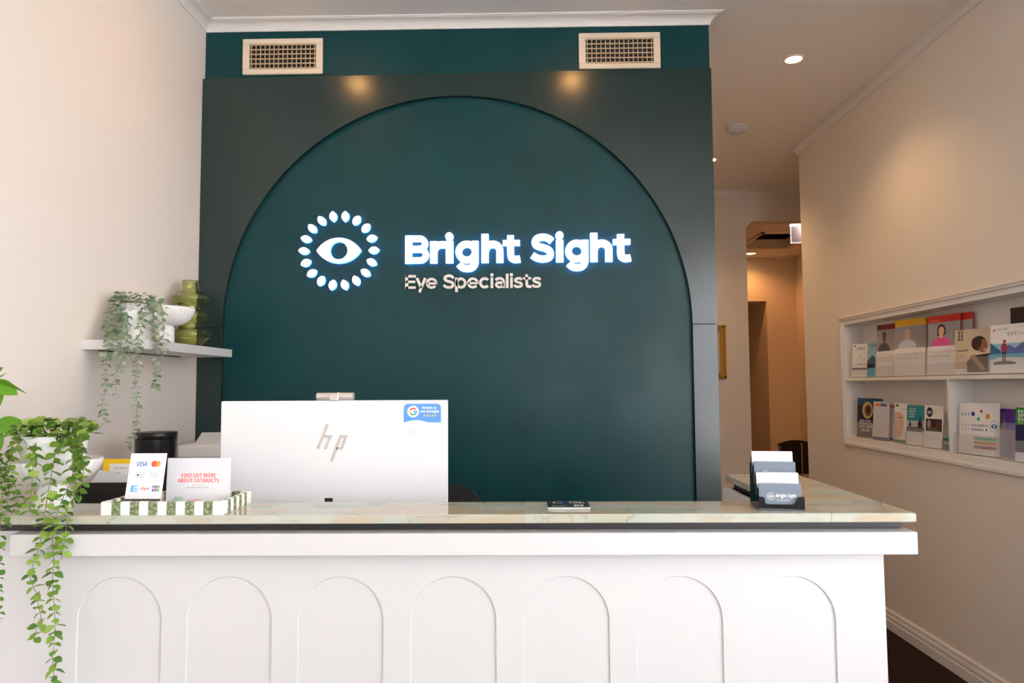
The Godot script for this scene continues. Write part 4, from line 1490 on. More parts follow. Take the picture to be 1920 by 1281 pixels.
	for k in 50:
		var a := rng.randf() * TAU
		var rr := sqrt(rng.randf()) * 0.06
		var lf := node_of("leaf", round_leaf[k % 3], M.leaf[1 + k % 3], crown)
		lf.transform = Transform3D(leaf_basis(Vector3(cos(a), 0.3, sin(a)), Vector3(rng.randf_range(-0.5, 0.5), 1, 0.3), 0.018), Vector3(cos(a) * rr, 0.015 + rng.randf() * 0.02, sin(a) * rr))

	# large-leaved plant behind the counter
	o = thing("plant_pot", "grey floor standing pot behind the counter by the left wall", "pot", V(-1.41, 0.74, 1.80))
	st = begin()
	lathe(st, [Vector2(0, 0), Vector2(0.06, 0), Vector2(0.065, 0.004), Vector2(0.085, 0.15), Vector2(0.08, 0.15), Vector2(0.078, 0.135), Vector2(0, 0.137)], Vector3.ZERO, 36)
	obj("wall", st, mat(rgb8(120, 118, 114), 0.7), o)
	o.set_meta("label", "grey pot of the large leaved plant, on the desk by the left wall")
	o = thing("leafy_plant", "bright green plant with large pointed leaves beside the left wall", "plant", V(-1.41, 0.878, 1.80))
	st = begin()
	tube(st, [Vector3(0, 0, 0), Vector3(0.004, 0.2, 0), Vector3(0.0, 0.4, 0.0), Vector3(0.01, 0.56, 0)], 0.006, 0.0025, 8)
	obj("stalk", st, mat(rgb8(96, 120, 40), 0.5), o)
	var big := leaf_mesh(0.46, 0.3, 0.1, 0.8)
	for q in [[-1.385, 1.392, 1.3035, 1.362, 0.42, 0.5], [-1.39, 1.395, 1.28, 1.3705, -0.2, 1.0], [-1.372, 1.31, 1.338, 1.366, 0.6, 0.6], [-1.372, 1.276, 1.2805, 1.286, 0.55, 0.35], [-1.366, 1.285, 1.340, 1.218, 0.5, 0.5], [-1.375, 1.40, 1.345, 1.43, 0.4, 0.6]]:
		var a := V(q[0], q[1], 1.80)
		var b := V(-q[2], q[3], 1.80 - 0.02 * q[4])
		var lf := node_of("leaf", big, M.big_leaf, o)
		lf.transform = Transform3D(leaf_basis(b - a, Vector3(0.15, q[5], q[4] * 2.0), (b - a).length()), a - o.position)
	for k in 9:
		var a := TAU * k / 9.0
		var lf := node_of("leaf", big, M.big_leaf, o)
		lf.transform = Transform3D(leaf_basis(Vector3(cos(a) * 0.6, 0.5 + 0.2 * (k % 3), sin(a)), Vector3.UP + Vector3(-cos(a), 0, -sin(a)) * 0.4, 0.085), Vector3(0.002, 0.2 + 0.035 * k, 0.0))

	# wall shelf and what stands on it
	o = thing("floating_shelf", "thick white floating shelf on the left wall", "shelf", V(XL, 1.505, 2.372))
	st = begin()
	slab(st, 0.0, 0.226, 0.0, 0.0335, 0.0, 0.698, 0.0012)
	obj("board", st, M.white, o)
	st = begin()
	slab(st, 0.04, 0.052, -0.003, 0.0, 0.03, 0.59)
	obj("wall_bracket", st, M.black, o)
	var top := 1.5385
	o = thing("plant_pot", "white pot with a dark speckled rim on the floating shelf", "pot", V(-1.378, top, 2.47))
	st = begin()
	lathe(st, [Vector2(0, 0), Vector2(0.047, 0), Vector2(0.05, 0.003), Vector2(0.05, 0.108)], Vector3.ZERO, 40)
	obj("wall", st, ceramic, o)
	st = begin()
	lathe(st, [Vector2(0.05, 0.1085), Vector2(0.0505, 0.109), Vector2(0.0505, 0.131), Vector2(0.048, 0.132), Vector2(0.046, 0.13), Vector2(0.045, 0.115), Vector2(0, 0.116)], Vector3.ZERO, 40)
	var speck := mat(Color.WHITE, 0.5)
	speck.albedo_texture = noise_tex(0.16, [[0.0, rgb8(30, 30, 30)], [0.36, rgb8(40, 40, 40)], [0.4, rgb8(240, 237, 232)], [1.0, rgb8(240, 237, 232)]], 1, 256, FastNoiseLite.TYPE_SIMPLEX_SMOOTH, 8)
	speck.uv1_triplanar = true
	speck.uv1_scale = Vector3(9, 9, 9)
	obj("speckled_rim", st, speck, o)
	o = thing("trailing_eucalyptus", "pale sage green trailing eucalyptus hanging from the speckled pot", "plant", V(-1.378, top + 0.118, 2.47))
	var sage_leaf := [leaf_mesh(0.85, 0.2, 0.1, 0.65), leaf_mesh(0.7, 0.3, 0.2, 0.7)]
	var parts := [begin(), begin(), begin()]
	for s in stems_c:
		var pts := []
		for p in s:
			pts.append(p - o.position)
		var sm := smooth3(pts)
		st = begin()
		tube(st, sm, 0.0011, 0.0007, 5)
		obj("stem", st, mat(rgb8(150, 150, 112), 0.6), o)
		for x in leaf_spots(sm, 0.0155, 0.0245, 0.0195):
			parts[rng.randi() % 3].append_from(sage_leaf[rng.randi() % 2], 0, x)
	for k in 110:
		var a := rng.randf() * TAU
		var rr := sqrt(rng.randf()) * 0.075
		var p := Vector3(cos(a) * rr - 0.01, 0.012 + 0.05 * (1.0 - pow(rr / 0.08, 2.0)) * rng.randf_range(0.3, 1.0), sin(a) * rr)
		p.x = maxf(p.x, -0.1)
		var dir := Vector3(cos(a), rng.randf_range(-0.3, 0.6), sin(a)).rotated(Vector3.UP, rng.randf_range(-0.8, 0.8))
		parts[k % 3].append_from(sage_leaf[k % 2], 0, Transform3D(leaf_basis(dir, Vector3(rng.randf_range(-0.6, 0.6), 1, rng.randf_range(-0.2, 1.2)), rng.randf_range(0.018, 0.027)), p))
	for k in 3:
		var f := node_of("foliage", parts[k].commit(), M.sage[k], o)
		f.set_meta("kind", "stuff")
	o = thing("footed_bowl", "white fluted bowl on a block foot on the floating shelf", "bowl", V(-1.391, top, 2.70))
	st = begin()
	var bp := [Vector2(0, 0.076), Vector2(0.03, 0.076)]
	for k in 10:
		var t := (k + 1) / 10.0
		bp.append(Vector2(lerpf(0.03, 0.107, pow(sin(t * PI / 2), 0.85)), lerpf(0.076, 0.145, 1.0 - cos(t * PI / 2) * (1.0 - 0.1 * t))))
	bp += [Vector2(0.102, 0.145), Vector2(0.09, 0.12), Vector2(0.05, 0.09), Vector2(0, 0.084)]
	lathe(st, bp, Vector3.ZERO, 160, 40, 0.0052, 2, 11)
	obj("bowl", st, ceramic, o)
	st = begin()
	lathe(st, [Vector2(0, 0), Vector2(0.031, 0), Vector2(0.0345, 0.004), Vector2(0.0345, 0.066), Vector2(0.031, 0.074), Vector2(0.026, 0.0765), Vector2(0, 0.077)], Vector3.ZERO, 32)
	obj("foot", st, ceramic, o)
	o = thing("glass_vase", "tall green glass vase with wavy stacked rings on the floating shelf", "vase", V(-1.405, top + 0.0005, 2.935))
	var key := [Vector2(0.036, 0.0), Vector2(0.047, 0.012), Vector2(0.062, 0.028), Vector2(0.078, 0.04), Vector2(0.0845, 0.052), Vector2(0.081, 0.064), Vector2(0.067, 0.074), Vector2(0.05, 0.081), Vector2(0.043, 0.091), Vector2(0.046, 0.104), Vector2(0.06, 0.112), Vector2(0.073, 0.12), Vector2(0.0785, 0.131), Vector2(0.074, 0.142), Vector2(0.061, 0.15), Vector2(0.048, 0.157), Vector2(0.044, 0.168), Vector2(0.048, 0.182), Vector2(0.062, 0.188), Vector2(0.074, 0.195), Vector2(0.079, 0.206), Vector2(0.074, 0.217), Vector2(0.061, 0.224), Vector2(0.049, 0.231), Vector2(0.0415, 0.244), Vector2(0.0375, 0.262), Vector2(0.0355, 0.282)]
	var outer := smooth_line(key, 4)
	var vp := [Vector2(0, 0.0)] + outer
	var inner := []
	for v in outer:
		if v.y > 0.012:
			inner.push_front(Vector2(v.x - 0.0035, v.y))
	vp += [Vector2(0.0345, 0.2835)] + inner + [Vector2(0, 0.014)]
	st = begin()
	lathe(st, vp, Vector3.ZERO, 64)
	obj("body", st, M.glass_green, o)

# ------------------------------------------------------------------ right wall: niche, brochures, hall
func build_niche() -> void:
	var o := thing("brochure_niche", "long white two shelf brochure niche set into the right wall", "shelf", V(XR, 1.005, 2.35))
	var L := 2.195
	var nw := mat(rgb8(245, 243, 241), 0.45)
	var dep := 0.118
	var st := begin()
	slab(st, dep, dep + 0.006, 0.0, 0.765, 0.0, L)
	obj("back_panel", st, nw, o)
	for q in [[0.0, 0.018], [L - 0.018, L]]:
		st = begin()
		slab(st, -0.004, dep, 0.0, 0.765, q[0], q[1], 0.001)
		obj("end_panel", st, nw, o)
	st = begin()
	slab(st, -0.004, dep, 0.0, 0.034, 0.018, L - 0.018, 0.001)
	obj("bottom_panel", st, nw, o)
	st = begin()
	slab(st, -0.004, dep, 0.739, 0.765, 0.018, L - 0.018, 0.001)
	obj("top_panel", st, nw, o)
	st = begin()
	slab(st, -0.003, dep, 0.384, 0.4025, 0.018, L - 0.018, 0.001)
	obj("middle_shelf", st, nw, o)
	st = begin()
	slab(st, -0.003, dep, 0.034, 0.384, 1.083, 1.101, 0.001)
	obj("divider", st, nw, o)
	# thin picture-frame mouldings round the opening
	st = begin()
	slab(st, -0.012, 0.0, 0.765, 0.785, -0.02, L + 0.02, 0.003)
	slab(st, -0.016, 0.0, 0.779, 0.787, -0.02, L + 0.02, 0.002)
	slab(st, -0.012, 0.0, -0.02, 0.0, -0.02, L + 0.02, 0.003)
	slab(st, -0.012, 0.0, -0.02, 0.785, L, L + 0.02, 0.003)
	slab(st, -0.012, 0.0, -0.02, 0.785, -0.02, 0.0, 0.003)
	obj("moulding", st, M.trim, o)

func portrait(im: Image, y0: float, y1: float, skin: Color, hair: Color, shirt: Color, bob := false) -> void:
	var w := im.get_width()
	fr(im, 0, y0, w, y1 - y0, rgb8(160, 156, 157))
	var cx := w * 0.42
	var h := (y1 - y0) * 1.0
	fill_poly(im, PackedVector2Array([Vector2(cx - h * 0.56, y1), Vector2(cx - h * 0.5, y0 + h * 0.8), Vector2(cx - h * 0.4, y0 + h * 0.72), Vector2(cx - h * 0.16, y0 + h * 0.62), Vector2(cx + h * 0.16, y0 + h * 0.62), Vector2(cx + h * 0.4, y0 + h * 0.72), Vector2(cx + h * 0.5, y0 + h * 0.8), Vector2(cx + h * 0.56, y1)]), shirt)
	if bob:
		el(im, cx, y0 + h * 0.34, h * 0.23, h * 0.25, hair)
		fr(im, cx - h * 0.23, y0 + h * 0.34, h * 0.46, h * 0.22, hair)
	else:
		el(im, cx, y0 + h * 0.30, h * 0.18, h * 0.19, hair)
	fr(im, cx - h * 0.09, y0 + h * 0.5, h * 0.18, h * 0.16, skin)
	el(im, cx, y0 + h * 0.38, h * 0.16, h * 0.2, skin)
	for s in [-1.0, 1.0]:
		el(im, cx + s * h * 0.065, y0 + h * 0.36, h * 0.022, h * 0.014, hair.darkened(0.4))
	fr(im, cx - h * 0.05, y0 + h * 0.45, h * 0.1, h * 0.015, skin.darkened(0.4))

func cover(kind: String) -> Image:
	var W := 256
	var H := 360
	var im := canvas(W, H, rgb8(244, 242, 242))
	var grey := rgb8(170, 168, 172)
	match kind:
		"drops":
			fr(im, 22, 16, 26, 14, rgb8(50, 50, 60))
			words(im, "HYLO", 70, 40, 190, 66, rgb8(70, 100, 170))
			for q in [[80, 150, 60, 60], [160, 170, 40, 40]]:
				fr(im, q[0], q[1], q[2], q[3], rgb8(200, 204, 210))
				fr(im, q[0] + 5, q[1] + 5, q[2] - 10, q[3] - 12, rgb8(244, 242, 242))
				fr(im, q[0] + q[2] * 0.3, q[1] - 26, q[2] * 0.4, 26, rgb8(220, 222, 226))
			fr(im, 70, 222, 130, 7, rgb8(40, 40, 48))
			fr(im, 0, 262, W, 22, rgb8(86, 50, 130))
			lines_of_text(im, 60, 302, 140, 3, 14, 4, grey)
		"lagoon":
			im.fill(rgb8(150, 190, 205))
			words(im, "Dry Eye", 40, 22, 220, 56, rgb8(40, 90, 130))
			fill_poly(im, PackedVector2Array([Vector2(0, 200), Vector2(120, 140), Vector2(256, 190), Vector2(256, 280), Vector2(0, 280)]), rgb8(60, 96, 120))
			fr(im, 0, 230, W, 40, rgb8(24, 36, 60))
			fr(im, 0, 270, W, 90, rgb8(90, 170, 200))
		"maroon":
			fr(im, 0, 0, W, 36, rgb8(122, 24, 26))
			portrait(im, 36, 186, rgb8(112, 74, 54), rgb8(50, 40, 36), rgb8(84, 82, 84))
			lines_of_text(im, 16, 206, 220, 5, 14, 5, grey)
			fr(im, 0, 288, W, 72, rgb8(222, 220, 222))
		"yellow":
			fr(im, 0, 0, W, 44, rgb8(240, 184, 40))
			portrait(im, 44, 186, rgb8(214, 168, 140), rgb8(190, 186, 182), rgb8(206, 210, 222))
			words(im, "Your guide to dealing with", 14, 210, 236, 232, grey, false)
			words(im, "macular degeneration", 14, 238, 200, 260, grey, false)
			fr(im, 0, 292, W, 68, rgb8(234, 232, 234))
			lines_of_text(im, 18, 338, 90, 1, 10, 5, grey)
			lines_of_text(im, 190, 334, 50, 1, 10, 5, grey)
		"red":
			fr(im, 0, 0, W, 42, rgb8(206, 38, 34))
			words(im, "Macular", 18, 24, 90, 36, rgb8(240, 130, 90))
			portrait(im, 42, 186, rgb8(226, 170, 146), rgb8(46, 34, 32), rgb8(222, 88, 152), true)
			words(im, "Your guide to dealing with", 14, 208, 240, 230, grey, false)
			words(im, "diabetic retinopathy", 14, 236, 186, 258, grey, false)
			fr(im, 0, 290, W, 70, rgb8(222, 218, 218))
			lines_of_text(im, 16, 334, 60, 1, 10, 5, grey)
		"galaxy":
			im.fill(rgb8(220, 200, 172))
			fr(im, 0, 0, W, 150, rgb8(206, 190, 166))
			fr(im, 0, 260, W, 60, rgb8(202, 168, 128))
			fr(im, 0, 318, W, 42, rgb8(232, 228, 226))
			for k in 3:
				for j in 2:
					fr(im, 24 + j * 22, 8 + k * 28, 16, 24, rgb8(120, 108, 96))
			words(im, "GALAXY", 14, 158, 104, 180, rgb8(70, 56, 44))
			lines_of_text(im, 14, 196, 70, 3, 13, 5, rgb8(130, 112, 92))
			fill_poly(im, PackedVector2Array([Vector2(96, 346), Vector2(92, 262), Vector2(120, 230), Vector2(160, 210), Vector2(256, 200), Vector2(256, 346)]), rgb8(44, 34, 30))
			el(im, 176, 118, 52, 58, rgb8(52, 38, 32))
			el(im, 204, 140, 34, 52, rgb8(150, 100, 74))
			el(im, 160, 112, 36, 46, rgb8(60, 44, 38))
			fr(im, 206, 166, 24, 7, rgb8(236, 226, 216))
			fill_poly(im, PackedVector2Array([Vector2(112, 222), Vector2(150, 204), Vector2(176, 250), Vector2(226, 320), Vector2(206, 336), Vector2(150, 270)]), rgb8(164, 118, 92))
		"evo":
			fill_poly(im, PackedVector2Array([Vector2(20, 36), Vector2(34, 30), Vector2(30, 44), Vector2(16, 48)]), rgb8(190, 30, 50))
			words(im, "STAAR", 42, 30, 110, 40, rgb8(90, 90, 96), false)
			words(im, "EVO", 112, 58, 180, 84, rgb8(110, 112, 120), false)
			words(im, "Visian ICL", 186, 66, 250, 84, rgb8(150, 152, 160), false)
			fr(im, 0, 140, W, 150, rgb8(150, 196, 220))
			fill_poly(im, PackedVector2Array([Vector2(0, 130), Vector2(40, 170), Vector2(70, 196), Vector2(70, 250), Vector2(0, 250)]), rgb8(52, 104, 150))
			fill_poly(im, PackedVector2Array([Vector2(60, 210), Vector2(120, 150), Vector2(160, 180), Vector2(206, 136), Vector2(256, 180), Vector2(256, 230), Vector2(60, 230)]), rgb8(96, 112, 176))
			fr(im, 0, 214, W, 40, rgb8(30, 160, 200))
			fill_poly(im, PackedVector2Array([Vector2(0, 262), Vector2(60, 240), Vector2(256, 250), Vector2(256, 300), Vector2(0, 300)]), rgb8(226, 234, 240))
			el(im, 92, 288, 72, 18, rgb8(90, 74, 62))
			fr(im, 0, 296, W, 64, rgb8(244, 242, 242))
			fr(im, 78, 200, 9, 78, rgb8(32, 34, 44))
			fr(im, 91, 200, 9, 78, rgb8(32, 34, 44))
			el(im, 90, 172, 20, 34, rgb8(164, 62, 72))
			el(im, 92, 126, 10, 12, rgb8(160, 60, 60))
			words(im, "Find out if EVO is right for you", 108, 312, 244, 322, grey, false)
		"dark":
			im.fill(rgb8(14, 12, 14))
			words(im, "DRIVE SAFE", 40, 90, 130, 104, rgb8(170, 50, 36))
			words(im, "AT NIGHT", 60, 112, 110, 124, rgb8(170, 50, 36))
			el(im, 210, 150, 60, 80, rgb8(180, 90, 40), 0.72)
			el(im, 214, 152, 36, 50, rgb8(120, 104, 100))
			el(im, 208, 140, 16, 22, rgb8(200, 190, 186))
		"dryeye":
			im.fill(rgb8(26, 34, 66))
			fr(im, 0, 0, W, 60, rgb8(28, 84, 120))
			el(im, 150, 110, 76, 78, rgb8(206, 178, 120))
			el(im, 158, 112, 50, 54, rgb8(110, 74, 34))
			el(im, 160, 106, 24, 30, rgb8(40, 26, 18))
			words(im, "HELP YOUR", 40, 200, 200, 218, Color.WHITE)
			words(im, "PATIENTS GET", 22, 224, 214, 242, Color.WHITE)
			words(im, "DRY EYE", 40, 250, 216, 274, Color.WHITE)
			words(im, "RELIEF", 70, 282, 190, 306, Color.WHITE)
		"lavender":
			im.fill(rgb8(214, 210, 220))
			fr(im, 30, 20, 90, 26, rgb8(226, 120, 50))
			fr(im, 120, 20, 90, 26, rgb8(70, 84, 160))
			fr(im, 0, 222, W, 110, rgb8(232, 228, 230))
			lines_of_text(im, 30, 250, 190, 4, 18, 5, rgb8(190, 186, 196))
			fr(im, 0, 334, W, 26, rgb8(70, 56, 120))
		"face":
			fr(im, 24, 12, 40, 18, rgb8(60, 60, 60))
			words(im, "Blephadex", 130, 44, 240, 62, rgb8(120, 110, 90), false)
			fill_poly(im, PackedVector2Array([Vector2(0, 90), Vector2(90, 78), Vector2(150, 110), Vector2(170, 190), Vector2(140, 270), Vector2(80, 310), Vector2(0, 320)]), rgb8(222, 186, 156))
			el(im, 100, 158, 34, 12, rgb8(250, 246, 244))
			el(im, 104, 158, 12, 12, rgb8(90, 120, 130))
			fr(im, 64, 128, 74, 7, rgb8(130, 92, 66))
			fill_poly(im, PackedVector2Array([Vector2(20, 200), Vector2(44, 232), Vector2(14, 240)]), rgb8(200, 158, 130))
			fr(im, 0, 332, W, 28, rgb8(30, 130, 70))
			fr(im, 190, 270, 44, 44, rgb8(90, 90, 94))
			fr(im, 196, 276, 32, 32, rgb8(230, 228, 226))
		"seaside":
			im.fill(rgb8(40, 146, 158))
			fr(im, 0, 140, W, 60, rgb8(180, 186, 188))
			fr(im, 0, 196, W, 60, rgb8(94, 100, 112))
			for q in [[150, 110, 50, 90], [30, 150, 26, 40]]:
				fill_poly(im, PackedVector2Array([Vector2(q[0], q[1] + q[3]), Vector2(q[0] + q[2] / 2.0, q[1] - 20), Vector2(q[0] + q[2], q[1] + q[3])]), rgb8(20, 30, 36))
				el(im, q[0] + q[2] / 2.0, q[1] + q[3] * 0.7, q[2] * 0.62, q[3] * 0.36, rgb8(20, 30, 36))
			words(im, "Wearing", 26, 24, 120, 42, rgb8(220, 240, 240))
			words(im, "contact", 26, 48, 116, 66, rgb8(220, 240, 240))
			words(im, "lenses", 26, 72, 100, 90, rgb8(220, 240, 240))
			words(im, "safely", 26, 96, 96, 116, rgb8(220, 240, 240))
			fr(im, 0, 240, W, 120, rgb8(236, 234, 232))
		"blf":
			el(im, 70, 60, 42, 42, rgb8(44, 40, 70))
			words(im, "BLF", 44, 48, 96, 74, Color.WHITE)
			lines_of_text(im, 140, 44, 90, 2, 16, 5, rgb8(220, 218, 222))
			fr(im, 20, 116, 216, 106, rgb8(38, 34, 60))
			el(im, 64, 160, 26, 36, rgb8(180, 140, 120))
			fr(im, 40, 190, 170, 32, rgb8(90, 100, 70))
			el(im, 190, 170, 30, 44, rgb8(110, 50, 60))
			lines_of_text(im, 30, 260, 180, 4, 16, 4, rgb8(206, 204, 208))
		"fern":
			im.fill(rgb8(150, 160, 150))
			fr(im, 0, 190, W, 170, rgb8(24, 110, 76))
			words(im, "Glaucoma", 30, 240, 220, 270, Color.WHITE)
		"guide":
			for q in [[36, 78, 16, [50, 76, 160]], [106, 58, 10, [130, 30, 60]], [160, 92, 18, [206, 146, 40]], [82, 112, 13, [40, 170, 150]]]:
				el(im, q[0], q[1], q[2], q[2], rgb8(q[3][0], q[3][1], q[3][2]))
			words(im, "Your guide to", 20, 146, 164, 170, rgb8(90, 88, 150))
			words(im, "Vabysmo", 20, 176, 126, 200, rgb8(90, 88, 150))
			fill_poly(im, PackedVector2Array([Vector2(140, 180), Vector2(158, 180), Vector2(149, 196)]), rgb8(30, 30, 40))
			el(im, 214, 158, 40, 40, rgb8(120, 200, 196))
			el(im, 214, 158, 36, 36, rgb8(236, 246, 246))
			el(im, 214, 158, 26, 14, rgb8(50, 110, 160))
			el(im, 214, 158, 8, 8, rgb8(236, 246, 246))
			words(im, "for wet macular degeneration", 20, 222, 120, 230, grey, false)
			var bars := [[236, [64, 180, 160]], [266, [206, 146, 40]], [296, [130, 30, 60]]]
			for q in bars:
				fr(im, 48, q[0], 196, 22, rgb8(q[1][0], q[1][1], q[1][2]))
				fr(im, 198, q[0], 3, 22, Color.WHITE)
				lines_of_text(im, 58, q[0] + 6, 120, 2, 8, 3, rgb8(230, 240, 238))
				el(im, 30, q[0] + 11, 10, 10, rgb8(200, 204, 210), 0.8)
			el(im, 28, 336, 12, 12, rgb8(190, 192, 200), 0.8)
			lines_of_text(im, 60, 328, 130, 2, 12, 4, grey)
		"patient":
			im.fill(rgb8(26, 32, 78))
			fr(im, 0, 0, W, 116, rgb8(40, 140, 60))
			words(im, "PATIENT", 20, 16, 150, 38, Color.WHITE)
			words(im, "INFORMATION", 20, 42, 220, 64, Color.WHITE)
			words(im, "BOOKLET", 20, 68, 160, 90, Color.WHITE)
			words(im, "POST SURGERY", 20, 96, 150, 108, rgb8(200, 240, 200))
			fr(im, 0, 300, W, 60, rgb8(240, 240, 242))
		"purple":
			im.fill(rgb8(96, 52, 150))
	return im

var cover_mats := {}
# a leaflet in its own clear stand: near edge bottom corner at (x, y, d), width w, height h
func brochure(kind: String, called: String, label: String, x: float, y: float, d: float, w: float, h: float, spine: Color, holder := "", turn := 12.0, thick := 0.005, lean := 4.0, room := 0.0) -> Node3D:
	var rot := deg_to_rad(-(90.0 - turn))
	var o := thing(called, label, "brochure", V(x, y + 0.0035, d), rot, "brochures in the wall niche")
	o.rotate_object_local(Vector3.RIGHT, deg_to_rad(-lean))
	var st := begin()
	box(st, Vector3(0, 0, -thick), Vector3(w, h, -0.0004), 0.0003)
	obj("pages", st, mat(spine, 0.5), o)
	if not cover_mats.has(kind):
		cover_mats[kind] = print_mat(cover(kind), 0.22)
	node_of("cover_print", sheet(w, h, 0.0), cover_mats[kind], o)
	if holder != "":
		var s := thing("brochure_stand", holder, "brochure stand", V(x, y, d), rot, "clear stands in the wall niche")
		acrylic_stand(s, w, h * 0.86, h * 0.4, lean, room)
	return o

func acrylic_stand(s: Node3D, w: float, back_h: float, front_h: float, lean := 4.0, room := 0.0) -> void:
	s.rotate_object_local(Vector3.RIGHT, deg_to_rad(-lean))
	var e := 0.0035
	var far := maxf(-room, 0.0)      # extra width of a stand that holds more than one copy
	var near := maxf(room, 0.0)
	var st := begin()
	box(st, Vector3(-e - far, 0.0, -0.026), Vector3(w + e + near, 0.0025, 0.0065), 0.0004)
	obj("base_plate", st, M.acrylic, s)
	st = begin()
	var r := rounded(w + 2 * e + far + near, back_h, 0.014, 4)
	var p := PackedVector2Array()
	for v in r:
		p.append(v - Vector2(e + far, 0))
	prism(st, p, 0.0245, 0.0265)
	obj("back_plate", st, M.acrylic, s)
	st = begin()
	box(st, Vector3(-e - far, 0.0025, 0.0045), Vector3(w + e + near, front_h, 0.0065), 0.0004)
	obj("front_plate", st, M.acrylic, s)
	for x in [-e - far, w + e + near - 0.0018]:
		st = begin()
		box(st, Vector3(x, 0.0025, -0.0245), Vector3(x + 0.0018, front_h, 0.0045), 0.0003)
		obj("side_plate", st, M.acrylic, s)

func build_brochures() -> void:
	var y1 := 1.4098
	var y0 := 1.0415
	var x := 2.056
	var P := rgb8(236, 234, 232)
	brochure("drops", "brochure", "narrow white eye drop leaflet with a purple band on the upper shelf", x, y1, 4.462, 0.136, 0.205, P, "clear stand of the narrow purple banded leaflet on the upper shelf", 18.0)
	brochure("lagoon", "brochure", "narrow pale blue dry eye leaflet behind the maroon topped booklet", x + 0.006, y1, 4.285, 0.09, 0.208, P, "", 14.0)
	brochure("maroon", "brochure", "booklet with a maroon top and a portrait of a bald man", x, y1, 4.163, 0.147, 0.300, rgb8(150, 120, 116), "clear stand of the maroon topped booklet")
	brochure("yellow", "brochure", "booklet with a yellow top and a portrait of a grey haired man", x, y1, 3.96, 0.225, 0.309, rgb8(232, 176, 40), "clear stand of the yellow topped booklet", 12.0, 0.005, 4.0, 0.042)
	brochure("yellow", "brochure", "second yellow booklet tucked behind the first on the upper shelf", x + 0.018, y1, 3.925, 0.228, 0.303, rgb8(232, 176, 40), "", 12.0)
	brochure("red", "brochure", "booklet with a red top and a portrait of a woman in pink", x, y1, 3.633, 0.2, 0.299, rgb8(206, 40, 36), "clear stand of the red topped booklet", 12.0, 0.005, 4.0, 0.062)
	brochure("red", "brochure", "second red booklet tucked behind the first on the upper shelf", x + 0.018, y1, 3.60, 0.225, 0.300, rgb8(206, 40, 36), "", 12.0)
	brochure("galaxy", "brochure", "beige leaflet titled GALAXY with a smiling dark haired woman", x, y1, 3.41, 0.2, 0.21, P, "clear stand of the beige GALAXY leaflet")
	brochure("evo", "brochure", "white EVO leaflet with a hiker by a mountain lake", x, y1, 3.151, 0.2, 0.212, P, "clear stand of the white EVO leaflet")
	brochure("dark", "brochure", "tall black leaflet with orange headlamp behind the EVO leaflet", x + 0.046, y1, 3.08, 0.2, 0.282, rgb8(30, 28, 30), "", 10.0, 0.004, 2.0)
	brochure("dryeye", "brochure", "navy dry eye leaflet with a golden eye on the lower shelf", x, y0, 4.429, 0.15, 0.238, rgb8(40, 50, 80), "clear stand of the navy dry eye leaflet", 14.0, 0.005, 4.0, 0.05)
	brochure("dryeye", "brochure", "second navy dry eye leaflet showing behind the first on the lower shelf", x + 0.018, y0, 4.40, 0.165, 0.236, rgb8(40, 50, 80), "", 14.0)
	brochure("lavender", "brochure", "pale lavender leaflet with orange and blue squares on the lower shelf", x, y0, 4.229, 0.132, 0.222, P, "clear stand of the pale lavender leaflet")
	brochure("lavender", "brochure", "spare lavender leaflet leaning out beside the lavender leaflet on the lower shelf", x + 0.04, y0, 4.15, 0.12, 0.215, rgb8(110, 100, 160), "", 16.0)
	brochure("face", "brochure", "white leaflet with half a face and a green foot", x, y0, 3.988, 0.112, 0.218, P, "clear stand of the half face leaflet")
	brochure("seaside", "brochure", "teal leaflet with dark trees by the water on the lower shelf", x, y0, 3.862, 0.138, 0.21, rgb8(60, 90, 110), "clear stand of the teal tree leaflet")
	brochure("blf", "brochure", "white leaflet with a dark round logo and a night photo", x, y0, 3.694, 0.124, 0.215, P, "clear stand of the round logo leaflet")
	brochure("fern", "brochure", "small green leaflet half hidden by the niche divider", x + 0.004, y0, 3.54, 0.078, 0.122, rgb8(30, 110, 76), "clear stand of the small green leaflet", 8.0)
	for k in 4:
		var lab: String = ["front copy of the white guide leaflet with coloured dots", "second copy of the white guide leaflet fanned behind the front one", "third copy of the white guide leaflet fanned behind the second", "rearmost copy of the white guide leaflet in its fan"][k]
		brochure("guide", "brochure", lab, x + 0.0002 * k, y0, 3.33 + 0.024 * k, 0.165, 0.236 - 0.002 * k, P, "clear stand of the white guide leaflets" if k == 0 else "", 12.0, 0.0025, 4.0, -0.078)
	brochure("purple", "brochure", "purple leaflet standing behind the white guide leaflets", x + 0.042, y0, 3.30, 0.18, 0.212, rgb8(96, 52, 150), "", 10.0)
	brochure("patient", "brochure", "navy and green patient information booklet on the lower shelf", x, y0, 3.017, 0.15, 0.224, rgb8(26, 32, 78), "clear stand of the patient information booklet")
	var s := thing("brochure_stand", "empty clear stand between the guide leaflets and the patient booklet", "brochure stand", V(x, y0, 3.135), deg_to_rad(-78.0), "clear stands in the wall niche")
	acrylic_stand(s, 0.09, 0.16, 0.13)

